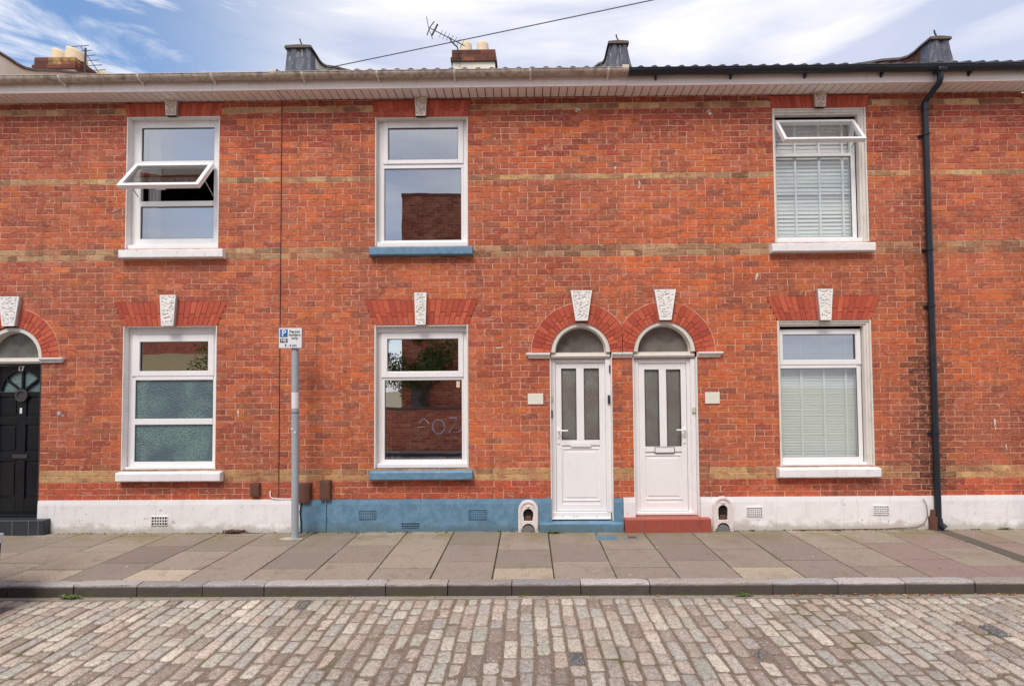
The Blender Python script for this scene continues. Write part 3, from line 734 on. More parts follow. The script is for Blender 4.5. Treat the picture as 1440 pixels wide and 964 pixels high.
# window A lower
a, b, c, d = OPA0
F = [(-5.066, -4.978, .80, 2.55), (-3.988, -3.908, .80, 2.55), (-4.978, -3.988, 2.462, 2.55), (-4.978, -3.988, 1.884, 1.934, .078), (-4.978, -3.988, 1.322, 1.396, .078), (-4.978, -3.988, .80, .858), (-5.066, -3.908, .768, .80, .03)]
w = window(HA, *OPA0, F, 'lower window with two obscured teal panes')
reveal(w, a, b, c, d); sill(w, -5.083, -3.79, .632, .762, 'render_white')
sash_closed(w, -5.022, -3.978, 1.934, 2.458, -4.922, -4.052, 2.0, 2.37, 'glass_low')
pane(w, -4.978, -3.988, 1.396, 1.884, .1, 'glass_obscured', 'obscured teal glass'); pane(w, -4.978, -3.988, .858, 1.322, .1, 'glass_obscured', 'obscured teal glass')
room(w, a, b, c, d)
# window B upper
a, b, c, d = OPB1
F = [(-1.8975, -1.828, 3.6, 5.175), (-.804, -.7515, 3.6, 5.175), (-1.828, -.804, 4.567, 4.622), (-1.828, -1.818, 3.6, 4.567), (-.834, -.804, 3.6, 4.567), (-1.818, -.834, 3.6, 3.638), (-1.9, -.75, 3.541, 3.60, .02)]
w = window(HB, *OPB1, F, 'upper window over a blue sill')
reveal(w, a, b, c, d, 'upvc_dirty', .014); sill(w, -1.962, -.678, 3.408, 3.535, 'blue')
sash_closed(w, -1.828, -.804, 4.622, 5.178, -1.768, -.872, 4.674, 5.09, 'glass'); pane(w, -1.818, -.834, 3.638, 4.567, .1); room(w, a, b, c, d)
# window B lower
a, b, c, d = OPB0
F = [(-1.8965, -1.851, .82, 2.463), (-.813, -.7625, .82, 2.463), (-1.851, -.813, 1.861, 1.894), (-1.851, -1.809, .82, 1.861), (-.835, -.813, .82, 1.861), (-1.809, -.835, .82, .866), (-1.9, -.755, 2.464, 2.53, .06), (-1.9, -.755, .768, .82, .03)]
w = window(HB, *OPB0, F, 'lower window over a blue sill')
reveal(w, a, b, c, d, 'upvc_dirty', .02); sill(w, -1.955, -.69, .634, .758, 'blue')
sash_closed(w, -1.851, -.813, 1.894, 2.462, -1.774, -.876, 1.971, 2.38, 'glass_low'); p_ = pane(w, -1.809, -.835, .866, 1.861, .1, 'glass_low'); room(w, a, b, c, d)
obj('sticker', MB().box(-.905, -.862, .098, .0995, 1.765, 1.845), 'clay_pot', w)
obj('curtain', MB().box(-1.79, -1.785, .15, .152, .87, 1.86).tube([(-1.785, .16, 1.5), (-1.73, .16, .87)], .007, 6), 'curtain', w)
# window C upper: moulded surround, open top sash, glazing bars, blind
a, b, c, d = OPC1
F = [(3.114, 3.172, 3.6, 5.14), (4.118, 4.175, 3.6, 5.14), (3.172, 4.118, 5.112, 5.14), (3.172, 4.118, 4.66, 4.704, .078), (3.172, 4.118, 3.6, 3.628), (3.112, 4.20, 3.541, 3.598, .02)]
w = window(HC, *OPC1, F, 'upper window with its top sash standing open')
reveal(w, a, b, c, d, 'upvc_dirty', .02, trim=.06); sill(w, 3.022, 4.288, 3.402, 3.53, 'render_white')
pane(w, 3.172, 4.118, 3.628, 4.66, .1, 'glass_blind')
mb = MB()
for x in (3.43, 3.735, 4.03): mb.box(x-.011, x+.011, .110, .122, 3.628, 4.66); mb.box(x-.011, x+.011, .110, .122, 4.704, 5.112)
for xa, xb in ((3.172, 3.419), (3.441, 3.724), (3.746, 4.019), (4.041, 4.118)): mb.box(xa, xb, .111, .121, 4.222, 4.238)
obj('glazing_bars', mb, 'upvc', w)
sash_open(w, 3.150, 4.142, 5.09, .05, .42, 33, 'glass_blind', .036, handle=False)
blind(w, 3.14, 4.16, 3.60, 5.13, .050, .165, (), 76, 8); room(w, a, b, c, d)
# window C lower
a, b, c, d = OPC0
F = [(3.112, 3.167, .80, 2.46), (4.118, 4.172, .80, 2.46), (3.167, 4.118, 1.971, 2.012, .078), (3.167, 4.118, .80, .866), (3.112, 4.20, .768, .80, .03)]
w = window(HC, *OPC0, F, 'lower window with a white blind')
reveal(w, a, b, c, d, 'upvc_dirty', .02, trim=.055); sill(w, 3.045, 4.275, .634, .766, 'render_white')
sash_closed(w, 3.150, 4.172, 2.014, 2.462, 3.199, 4.106, 2.08, 2.395, 'glass'); pane(w, 3.167, 4.118, .866, 1.971, .1, 'glass_blind')
blind(w, 3.14, 4.16, .80, 2.46, .034, .162, (3.455, 3.74, 4.015), 80); room(w, a, b, c, d)
for op, z in ((OPD1, 3.402), (OPD0, .634)):
    a, b, c, d = op
    w = window(HD, *op, [(a+.015, a+.09, c+.06, d-.015), (b-.09, b-.015, c+.06, d-.015), (a+.09, b-.09, d-.08, d-.015), (a+.09, b-.09, (c+d)/2+.2, (c+d)/2+.27), (a+.09, b-.09, c+.06, c+.13), (a+.015, b-.015, c+.002, c+.058, .02)], 'white framed window at the edge of the row')
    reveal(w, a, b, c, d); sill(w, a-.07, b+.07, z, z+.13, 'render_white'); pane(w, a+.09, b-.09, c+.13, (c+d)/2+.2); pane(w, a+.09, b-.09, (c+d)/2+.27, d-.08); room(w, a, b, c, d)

# ---------------------------------------------------------------- doors
def arc(cx, zs, r, n=24, a0=0, a1=180): return [(cx-r*math.cos(R(a0+(a1-a0)*i/n)), zs+r*math.sin(R(a0+(a1-a0)*i/n))) for i in range(n+1)]
def fanlight(H, cx, zs, hw, mat_f, gl, r_in=None):
    mb = MB(); r_in = r_in or hw-.06
    mb.loops(arc(cx, zs, hw), arc(cx, zs, r_in+.012), .01, .11, 0, closed=False)
    mb.loops(arc(cx, zs, r_in+.014), arc(cx, zs, r_in), .06, .13, 0, closed=False)
    mb.box(cx-hw, cx+hw, .045, .13, zs-.075, zs-.001)
    mb.box(cx-hw, cx+hw, .030, .13, zs-.055, zs-.03)
    f = obj('fanlight', mb, mat_f, H, .005)
    mb = MB(); mb.prism(arc(cx, zs, r_in+.005)[::-1], .10, .106); obj('glass_pane', mb, gl, f)
    mb = MB().box(cx-hw-.1, cx+hw+.1, .5, .52, zs-.3, zs+hw+.1); 
    return f
def impost(H, x0, x1, end_l=True, end_r=True, z0=2.118, z1=2.182):
    mb = MB()
    for i, (za, zb, y) in enumerate(((z0, z0+.022, -.022), (z0+.022, z0+.042, -.036), (z0+.042, z1, -.052))):
        e = (y+.02)*-.9
        mb.box(x0-(e if end_l else 0), x1+(e if end_r else 0), y, .05, za, zb)
    obj('impost', mb, 'render_reveal', H, .003)
def reveal_door(H, cx, hw, z0, z1, d=.12, mat='render_reveal', proud=0):
    mb = MB(); mb.box(cx-hw-proud, cx-hw+.012, -.003, d, z0, z1); mb.box(cx+hw-.012, cx+hw+proud, -.003, d, z0, z1)
    return obj('door_reveal', mb, mat, H, .003)
def handle(dr, x, z, sx):
    mb = MB(); mb.box(x-.018, x+.018, .088, .100, z-.17, z+.03); h = obj('handle', mb, 'upvc', dr, .006)
    mb = MB(); mb.tube([(x, .09, z), (x, .05, z), (x+sx*.02, .045, z), (x+sx*.115, .045, z)], .010, 8); obj('lever', mb, 'upvc', h)
    obj('keyhole', MB().tube([(x, .0885, z-.095), (x, .085, z-.095)], .008, 8), 'metal_dark', h)
def upvc_door(H, x0, x1, z0, z1, g1, g2, gz, pn, lb, hx, hs_, label, lbm):
    """glass openings g1,g2 (x ranges) x gz; lower panel pn"""
    mb = MB(); y0, y1 = .098, .14
    mb.box(x0, g1[0], y0, y1, z0, z1); mb.box(g2[1], x1, y0, y1, z0, z1)
    mb.box(g1[0], g2[1], y0, y1, gz[1], z1); mb.box(g1[1], g2[0], y0, y1, gz[0], gz[1])
    mb.box(g1[0], g2[1], y0, y1, pn[3]+.03, gz[0]); mb.box(g1[0], g2[1], y0, y1, z0, pn[2]-.03)
    dr = obj('door', mb, 'upvc', H, .004, label=label)
    mb = MB(); a, b, c, d = pn
    mb.box(g1[0]+.001, g2[1]-.001, .112, .118, pn[2]-.029, pn[3]+.029)
    mb.ring(a+.004, b-.004, c+.004, d-.004, .016, .104, .112); mb.box(a+.05, b-.05, .106, .112, c+.05, d-.05)
    obj('panel', mb, 'upvc', dr, .003)
    for g in (g1, g2):
        mb = MB().ring(g[0], g[1], gz[0], gz[1], .007, .101, .118); obj('gasket', mb, 'metal_dark', dr)
        obj('glass_pane', MB().box(g[0], g[1], .118, .124, gz[0], gz[1]), 'glass_door', dr)
    mb = MB(); mb.ring(lb[0], lb[1], lb[2], lb[3], .006, .09, .0985); l = obj('letterbox', mb, lbm, dr, .002)
    obj('flap', MB().box(lb[0]+.007, lb[1]-.007, .091, .0975, lb[2]+.007, lb[3]-.007), 'upvc', l, .002)
    handle(dr, hx, 1.215, hs_); return dr
# door 1
H = HB; cx, hw, zs, r1, r2_ = ARCH['1']
ra = round_arch(H, cx, zs, r1, r2_, clipx=(-1, 1.178)); keystone(ra, .670, 2.578, 2.955, .150, .265)
fanlight(H, cx, zs+.005, r1-.002, 'upvc_dirty', 'glass_fan', .306)
mb = MB(); mb.box(cx-hw+.013, .345, .085, .14, .2, 2.108); mb.box(.972, cx+hw-.013, .085, .14, .2, 2.108); mb.box(.345, .972, .085, .14, 2.062, 2.108)
mb.box(cx+hw-.075, cx+hw-.013, .055, .14, .2, 2.108)
mb.box(.283, 1.02, .06, .14, .125, .205); mb.box(.285, 1.018, .03, .14, .122, .135)
fr = obj('door_frame', mb, 'upvc', H, .005)
for x, z in ((.42, .155), (.56, .15), (.60, .155), (.84, .15)): obj('rust_spot', MB().tube([(x, .0595, z), (x, .058, z)], .006, 6), 'metal_dark', fr)
upvc_door(H, .349, .968, .21, 2.058, (.420, .608), (.703, .895), (1.094, 1.992), (.419, .903, .328, .998), (.527, .786, 1.008, 1.06), .378, 1, 'white door with two tall frosted panes', 'upvc')
reveal_door(H, cx, hw, .11, 2.12)
impost(H, .007, .277, True, False); impost(H, 1.040, 1.168, False, False)
# door 2
H = HC; cx, hw, zs, r1, r2_ = ARCH['2']
ra = round_arch(H, cx, zs, r1, r2_, clipx=(1.182, 3)); keystone(ra, 1.706, 2.578, 2.958, .144, .266)
fanlight(H, cx, zs+.005, r1-.002, 'upvc_dirty', 'glass_fan', .318)
mb = MB(); mb.box(cx-hw+.013, 1.389, .085, .14, .2, 2.105); mb.box(1.992, 2.035, .085, .14, .2, 2.105); mb.box(1.389, 1.992, .085, .14, 2.052, 2.105)
mb.box(2.035, cx+hw-.013, .06, .14, .165, 2.105); mb.box(1.32, 2.035, .045, .14, .168, .2)
obj('door_frame', mb, 'upvc', H, .005)
upvc_door(H, 1.392, 1.989, .204, 2.05, (1.467, 1.649), (1.740, 1.921), (1.007, 1.971), (1.446, 1.927, .341, .911), (1.582, 1.83, .926, 1.0), 1.958, -1, 'white door with a dark-edged letterbox', 'metal_dark')
reveal_door(H, cx, hw, .16, 2.12)
impost(H, 1.172, 1.296, False, False); impost(H, 2.104, 2.381, False, True)
for H_, x, z, w_, h_, mt, nm in ((HB, .293, 1.42, .028, .1, 'pvc_black', 'door_bell'), (HB, 1.008, 1.60, .028, .11, 'pvc_black', 'key_safe'), (HB, 1.03, 1.98, .03, .1, 'pvc_black', 'door_sensor'),
                                  (HB, .296, 1.62, .038, .075, 'bell', 'bell_push'), (HC, 2.062, 1.465, .042, .075, 'bell', 'bell_push')):
    yb = .085 if x < .9 else (.055 if H_ is HB else .06)
    obj(nm, MB().box(x-w_/2, x+w_/2, yb-.022, yb, z-h_/2, z+h_/2), mt, H_, .008)
obj('name_plate', MB().box(-.004, .187, -.010, -.004, 1.549, 1.683), 'cream_plate', HB, .002)
obj('name_plate', MB().box(2.187, 2.368, -.010, -.004, 1.542, 1.684), 'cream_plate', HC, .002)
# door of the left house: black, six panels, sunburst glazing
H = HA; cx, hw, zs, r1, r2_ = ARCH['L']
ra = round_arch(H, cx, zs, r1, r2_); keystone(ra, -6.494, 2.572, 2.942, .153, .262)
fanlight(H, cx, zs-.01, r1-.002, 'upvc_dirty', 'glass_fan', .318)
reveal_door(H, cx, hw, .2, 2.13, mat='brick' if False else 'metal_dark')
impost(H, -7.15, cx-hw+.002, True, False, 2.112, 2.172); impost(H, cx+hw-.002, -5.83, False, True, 2.112, 2.172)
obj('threshold', MB().box(cx-hw+.013, cx+hw-.013, .03, .2, .19, .215), 'black_door', H, .004)
obj('door_frame', MB().box(cx-hw+.013, -6.828, .085, .16, .215, 2.11).box(-6.148, cx+hw-.013, .085, .16, .215, 2.11).box(-6.828, -6.148, .085, .16, 2.085, 2.11), 'black_door', H, .004)
px = [(-6.765, -6.515), (-6.405, -6.205)]; pz = [(.40, .875), (.985, 1.335), (1.435, 1.69)]; fc = (-6.46, 1.765, .272)
mb = MB(); y0, y1 = .12, .16
for a, b in ((-6.826, -6.765), (-6.515, -6.405), (-6.205, -6.15)): mb.box(a, b, y0, y1, .217, 1.75)
for a, b in px:
    for za, zb in ((.217, .40), (.875, .985), (1.335, 1.435), (1.69, 1.75)): mb.box(a, b, y0, y1, za, zb)
top = [(-6.826, 1.75), (-6.826, 1.85), (-6.826, 2.083), (-6.5, 2.083), (-6.3, 2.083), (-6.15, 2.083), (-6.15, 1.85), (-6.15, 1.75)]
def lerp_path(P, n):
    d = [0]
    for p, q in zip(P, P[1:]): d.append(d[-1]+math.dist(p, q))
    o = []
    for i in range(n+1):
        t = d[-1]*i/n; k = max(j for j in range(len(d)) if d[j] <= t+1e-9); k = min(k, len(P)-2); u = (t-d[k])/(d[k+1]-d[k])
        o.append((P[k][0]+(P[k+1][0]-P[k][0])*u, P[k][1]+(P[k+1][1]-P[k][1])*u))
    return o
mb.loops(lerp_path([(-6.826, 1.751), (-6.826, 2.083), (-6.15, 2.083), (-6.15, 1.751)], 24), arc(fc[0], 1.751, .272), y0, y1, 0, closed=False)
dr = obj('door', mb, 'black_door', H, .004, label='black panelled door numbered 17')
for a, b in px:
    for za, zb in pz: obj('panel', MB().box(a, b, .135, .15, za, zb).box(a+.03, b-.03, .127, .135, za+.03, zb-.03), 'black_door', dr, .004)
obj('glass_pane', MB().prism(arc(fc[0], 1.751, .275)[::-1], .142, .148), 'glass_obscured', dr)
mb = MB()
for t in (38, 90, 142):
    x1, z1 = fc[0]+.28*math.cos(R(t)), 1.751+.28*math.sin(R(t)); dx, dz = -math.sin(R(t))*.013, math.cos(R(t))*.013
    mb.prism([(fc[0]-dx, 1.751-dz), (x1-dx, z1-dz), (x1+dx, z1+dz), (fc[0]+dx, 1.751+dz)], .118, .142)
mb.loops(arc(fc[0], 1.751, .285), arc(fc[0], 1.751, .262), .112, .142, 0, closed=False)
obj('sunburst_bars', mb, 'black_door', dr)
mb = MB(); mb.loops(arc(-6.455, 1.70, .082, 24, 0, 345), arc(-6.455, 1.70, .05, 24, 0, 345), .095, .12, 0, True); mb.prism(arc(-6.455, 1.70, .052, 20, 0, 342)[::-1], .105, .12)
obj('door_knocker', mb, 'metal_dark', dr, .006)
text(dr, '17', -6.47, 2.044, .084, .106, 'sign_white', 'house_number', bold=.004)
obj('sticker', MB().box(-6.485, -6.455, .1175, .1195, 1.475, 1.545), 'sign_white', dr)
mb = MB(); mb.box(-6.56, -6.37, .108, .119, .905, .955); obj('letterbox', mb, 'metal_dark', dr, .004)

# ---------------------------------------------------------------- plinths, steps, vents, scrapers
def plinth(H, segs, mat, ztop=.392):
    mb = MB(); r = random.Random(int(segs[0][0]*9))
    for x0, x1, z0 in segs:
        nx = max(2, int((x1-x0)/.06)); nz = 7; vs = []
        for j in range(nz+1):
            z = z0+(ztop-z0)*j/nz
            for i in range(nx+1):
                x = x0+(x1-x0)*i/nx
                y = -.030+.006*(sn(x, z, 3, 7)-.5)+.004*(sn(x, z, 11, 8)-.5)+(.006 if j == nz else 0)+(-.004 if j < 2 else 0)
                vs.append((x, y, z+(.003*(sn(x, 0, 6, 2)-.5) if j == nz else 0)))
        for i in range(nx+1): vs.append((x0+(x1-x0)*i/nx, .01, ztop-.003))
        W = nx+1
        fs = [(j*W+i, j*W+i+1, (j+1)*W+i+1, (j+1)*W+i) for j in range(nz+1) for i in range(nx)]
        mb.add(vs, fs, smooth=False)
        for x, rev in ((x0, 1), (x1, 0)):
            q = [(x, -.03, z0), (x, .14, z0), (x, .14, ztop-.002), (x, -.024, ztop)]; mb.add(q, [(0, 1, 2, 3) if not rev else (3, 2, 1, 0)])
    return obj('plinth', mb, mat, H)
plinth(HA, [(-6.087, -2.822, -.01), (-7.4, -6.89, -.01)], 'render_white', .40)
plinth(HB, [(-2.818, .278, -.01), (1.040, 1.157, -.01)], 'blue', .392)
plinth(HC, [(1.160, 1.305, -.01), (2.102, 4.985, -.01)], 'render_white', .400)
plinth(HD, [(4.988, 9.2, -.01)], 'render_white', .405); plinth(HZ, [(-9.6, -7.41, -.01)], 'render_white', .40)
def step(H, x0, x1, h, d, mat, top_y=.09):
    mb = MB(); mb.box(x0, x1, -d, top_y, -.02, h); return obj('doorstep', mb, mat, H, .012)
s = step(HB, .122, 1.152, .108, .10, 'blue')
s = step(HC, 1.158, 2.198, .162, .125, 'red_step')
mb = MB(); [mb.box(x-.002, x+.002, -.1262, -.1245, .0, .15) for x in (1.365, 1.57, 1.785, 1.99)]; obj('tile_joint', mb, 'tile_joint', s)
s = step(HA, -7.1, -5.915, .185, .115, 'black_tile')
mb = MB(); [mb.box(x-.003, x+.003, -.1165, -.1145, .0, .18) for x in (-6.9, -6.7, -6.5, -6.31, -6.11, -5.99)]; mb.box(-7.1, -5.92, -.117, -.1145, .176, .181); obj('tile_joint', mb, 'tile_joint', s)
def vent(H, x0, x1, z0, z1, mat, n=7, rows=4, louvre=False):
    f = obj('air_vent', MB().ring(x0, x1, z0, z1, .008, -.042, -.028), mat, H, .002)
    obj('vent_back', MB().box(x0+.006, x1-.006, -.034, -.0335, z0+.006, z1-.006), 'hole_shade', f)
    mb = MB(); X0, X1, Z0_, Z1_ = x0+.008, x1-.008, z0+.008, z1-.008
    for j in range(1, rows): zc = Z0_+(Z1_-Z0_)*j/rows; mb.box(X0, X1, -.041, -.035, zc-.005, zc+.005)
    for i in range(1, n):
        xc = X0+(X1-X0)*i/n; mb.box(xc-.0045, xc+.0045, -.0405, -.035, Z0_, Z1_)
    obj('vent_grille', mb, mat, f)
vent(HA, -4.66, -4.455, .09, .205, 'render_white', 6, 3)
vent(HB, -2.094, -1.883, .16, .272, 'blue', 9, 5); vent(HB, -.743, -.524, .152, .272, 'blue', 9, 5); vent(HB, -1.567, -1.348, .05, .116, 'blue', 8, 2)
vent(HC, 2.656, 2.85, .170, .282, 'render_white', 8, 4); vent(HC, 4.197, 4.385, .18, .29, 'render_white', 8, 4)
def scraper(H, cx, top, hole_w=.062):
    mb = MB(); W = .122; n = 28
    r = W; zc = top-W
    outer = [(cx-W, .105), (cx-W, .16), (cx-W, .22)] + arc(cx, zc, W, 14) + [(cx+W, .22), (cx+W, .16), (cx+W, .105), (cx+.06, .105), (cx, .105), (cx-.06, .105)]
    hz = top-.095-hole_w
    inner = [(cx-.055, .135), (cx-.052, .16), (cx-hole_w, .19)] + arc(cx, hz-.01, hole_w, 14) + [(cx+hole_w, .19), (cx+.052, .16), (cx+.055, .135), (cx+.05, .13), (cx, .13), (cx-.05, .13)]
    mb.loops(outer, inner, -.062, -.025)
    o2 = [(cx-W, -.005), (cx-W, .05)] + [(cx-W+2*W*i/12, .1045) for i in range(13)] + [(cx+W, .05), (cx+W, -.005)]
    i2 = [(cx-.085, -.005), (cx-.084, .02)] + arc(cx, .02, .078, 12) + [(cx+.084, .02), (cx+.085, -.005)]
    mb.loops(o2, i2, -.062, -.025, 0, closed=False)
    # raised rib round the arch and little drop ornament
    mb.loops([(x, z) for x, z in arc(cx, zc, W*.93, 20)], arc(cx, zc, W*.74, 20), -.073, -.062, 0, closed=False)
    mb.box(cx-W*.93, cx-W*.74, -.073, -.062, .03, zc); mb.box(cx+W*.74, cx+W*.93, -.073, -.062, .03, zc)
    mb.tube([(cx, -.068, top-.07), (cx, -.068, top-.1)], [.018, .007], 8)
    s = obj('boot_scraper', mb, 'cast_white', H, .003)
    b = MB(); b.box(cx-.085, cx+.085, -.034, -.0325, .0, top-.08); obj('recess_shade', b, 'hole_shade', s)
    b = MB(); b.prism(arc(cx, .002, .074, 16)[::-1], -.06, -.045); obj('pan', b, 'tile_joint', s)
    b = MB(); b.box(cx-.035, cx+.035, -.05, -.036, .13, .19); obj('rubble', b, 'brown_box', s, .01)
scraper(HB, -.010, .383); scraper(HC, 2.361, .415, .058)
def flecks(H, pts):
    mb = MB(); r = random.Random(len(pts))
    for x, z, w, h in pts:
        for q in range(3):
            cx_, cz_ = x+r.uniform(-w, w)*.5, z+r.uniform(-h, h)*.4; n = 7
            P_ = [(cx_+w*.4*math.cos(6.28*i/n)*r.uniform(.5, 1.2), cz_+h*.35*math.sin(6.28*i/n)*r.uniform(.5, 1.2)) for i in range(n)]
            mb.prism(P_, -.0042, .0)
    o = obj('paint_fleck', mb, 'cream_plate', H)
flecks(HA, [(-3.62, 1.43, .02, .10), (-5.82, 1.45, .03, .02)])
flecks(HB, [(.66, 5.25, .05, .04), (1.12, 4.5, .02, .05), (-.4, 4.9, .02, .02), (-.35, 2.25, .05, .02), (-2.2, 1.86, .02, .05)])
flecks(HC, [(1.42, 4.28, .02, .08), (1.48, 4.38, .015, .04), (2.3, 5.2, .05, .05), (2.86, 3.1, .02, .09), (2.9, 4.0, .015, .03)])
flecks(HD, [(5.73, 1.22, .02, .15), (5.86, .98, .015, .12)])
# small wall fittings
def fit_box(H, x0, x1, z0, z1, d, label=None): obj('vent_cover', MB().box(x0, x1, -d, .0, z0, z1).box(x0+.01, x1-.01, -d-.004, -d, z0+.02, z1-.015), 'brown_box', H, .006, label=label)
fit_box(HA, -3.438, -3.325, .438, .603, .04); fit_box(HB, -2.565, -2.44, .396, .636, .07); fit_box(HB, -2.838, -2.69, .36, .60, .06)
obj('cable', MB().tube([(-3.20, -.005, .50), (-3.20, -.02, .49), (-3.19, -.03, .43), (-3.15, -.035, .415), (-3.0, -.03, .408), (-2.84, -.03, .41)], .006, 6), 'upvc', HA)
obj('conduit', MB().tube([(-2.50, -.045, .40), (-2.50, -.042, .0)], .010, 8).box(-2.513, -2.487, -.05, -.03, .19, .205), 'blue', HB)
obj('hose', MB().tube([(-2.80, -.04, .36), (-2.815, -.05, .25), (-2.80, -.04, .12), (-2.795, -.04, .0)], .008, 6), 'pvc_black', HB)
obj('wall_plug', MB().tube([(-5.87, .004, 1.48), (-5.87, -.004, 1.48)], .026, 12), 'galv', HA)
obj('cable', MB().tube([(-3.1, -.008, 5.43), (-3.1, -.008, 3.2), (-3.103, -.008, 2.2), (-3.1, -.008, .41)], .0028, 6), 'brown_box', HA, label='thin dark crack line running straight down the brick joint')  # tube stands in for the crack between the two houses

# ---------------------------------------------------------------- eaves
def eaves(H, x0, x1, gmat, tile, crest, dz=0, seed=0, boards=.102, seg=0):
    r = random.Random(seed)
    mb = MB(); x = x0
    while x < x1-.001:
        b = min(x+boards, x1); mb.box(x+.006, b-.006, -.203, .004, 5.430+dz, 5.445+dz); x = b
    mb.box(x0, x1, -.203, .004, 5.4452+dz, 5.455+dz, 1)
    obj('soffit', mb, ['soffit', 'brown_box'], H)
    mb = MB(); mb.box(x0+.001, x1-.001, -.222, -.204, 5.428+dz, 5.60+dz); mb.box(x0+.001, x1-.001, -.228, -.2222, 5.428+dz, 5.452+dz)
    obj('fascia', mb, 'fascia', H, .003)
    # half-round gutter
    R1, yc, zc = .055, -.282, 5.582+dz; n = 14; N = 24
    mb = MB(); vs = []
    for i in range(N+1):
        xx = x0+(x1-x0)*i/N
        w = .003*math.sin(i*.9+seed)
        for k in range(n+1):
            a = math.pi*k/n; vs.append((xx, yc-R1*math.cos(a), zc-R1*math.sin(a)+w))
        for k in range(n, -1, -1):
            a = math.pi*k/n; vs.append((xx, yc-(R1-.004)*math.cos(a), zc-(R1-.004)*math.sin(a)+w))
    W = 2*(n+1)
    mb.add(vs, [(i*W+k, i*W+(k+1) % W, (i+1)*W+(k+1) % W, (i+1)*W+k) for i in range(N) for k in range(W)], smooth=True)
    mb.tube([(x0, yc-R1, zc+.002), (x1, yc-R1, zc+.002)], .006, 8)
    g = obj('gutter', mb, gmat, H)
    x = x0+.35
    while x < x1-.1:
        bk = MB(); L = [(yc-(R1+.004)*math.cos(math.pi*k/12), zc-(R1+.004)*math.sin(math.pi*k/12)) for k in range(13)]
        L2 = [(yc-(R1+.0005)*math.cos(math.pi*k/12), zc-(R1+.0005)*math.sin(math.pi*k/12)) for k in range(13)]
        vs = [(x-.012, y, z) for y, z in L]+[(x+.012, y, z) for y, z in L]+[(x-.012, y, z) for y, z in L2]+[(x+.012, y, z) for y, z in L2]
        bk.add(vs, [(k, k+1, 14+k, 13+k) for k in range(12)]+[(26+k+1, 26+k, 39+k, 40+k) for k in range(12)]+[(k+1, k, 26+k, 27+k) for k in range(12)]+[(13+k, 14+k, 40+k, 39+k) for k in range(12)])
        bk.add([(x-.011, -.223, 5.49+dz), (x+.011, -.223, 5.49+dz), (x+.011, -.223, 5.59+dz), (x-.011, -.223, 5.59+dz), (x-.008, -.285, 5.53+dz), (x+.008, -.285, 5.53+dz)],
               [(0, 1, 5, 4), (1, 2, 5), (0, 4, 3), (4, 5, 2, 3)])
        obj('gutter_bracket', bk, gmat if gmat != 'gutter_old' else 'upvc_dirty', g); x += .93+r.uniform(-.04, .04)
    # roof: rolled tiles in overlapping courses
    mb = MB(); s = .56; per = .165; y = -.255; rows = 12; rl = .33
    nx = int((x1-x0)/(per/10))
    for j in range(rows):
        ya, yb = y+j*rl, y+(j+1)*rl+.03
        vs = []
        for yy, lift in ((ya, 0), (ya, .022), (yb, 0.0)):
            for i in range(nx+1):
                xx = x0+(x1-x0)*i/nx; ph = (xx/per) % 1
                h = crest*(max(0, math.cos(2*math.pi*(ph-.5)*.9))**.7 if abs(ph-.5) < .27 else 0)
                vs.append((xx, yy, 5.612+dz+s*(yy+.255)+lift+(h if yy == yb or lift else 0)+.004*(sn(xx/per, j, 1, seed)-.5)))
        W = nx+1
        mb.add(vs, [(q*W+i, q*W+i+1, (q+1)*W+i+1, (q+1)*W+i) for q in range(2) for i in range(nx)])
    zr = 5.603+s*(rows*rl)
    mb.add([(x0, y+rows*rl, zr), (x1, y+rows*rl, zr), (x1, 8.0, 5.6), (x0, 8.0, 5.6)], [(0, 1, 2, 3)])
    mb.tube([(x0, y+rows*rl+.03, zr), (x1, y+rows*rl+.03, zr)], .11, 12)
    obj('roof', mb, tile, H)
eaves(HZ, -11, -6.98, 'gutter_old', 'tile_red', .012, .004, 1); eaves(HA, -6.98, -3.055, 'gutter_old', 'tile_red', .004, -.004, 2)
eaves(HB, -3.055, 1.235, 'gutter_old', 'tile_dark', .026, 0, 3); eaves(HC, 1.235, 5.02, 'pvc_black', 'tile_dark', .030, -.006, 4)
eaves(HD, 5.02, 9.4, 'pvc_black', 'tile_dark', .038, -.006, 5)
for H_, x, mt in ((HA, -3.055, 'gutter_old'), (HB, 1.20, 'gutter_old')):
    obj('gutter_union', MB().tube([(x-.04, -.282, 5.581), (x+.04, -.282, 5.581)], .0605, 16, caps=False), mt, H_)
MT_D = 0
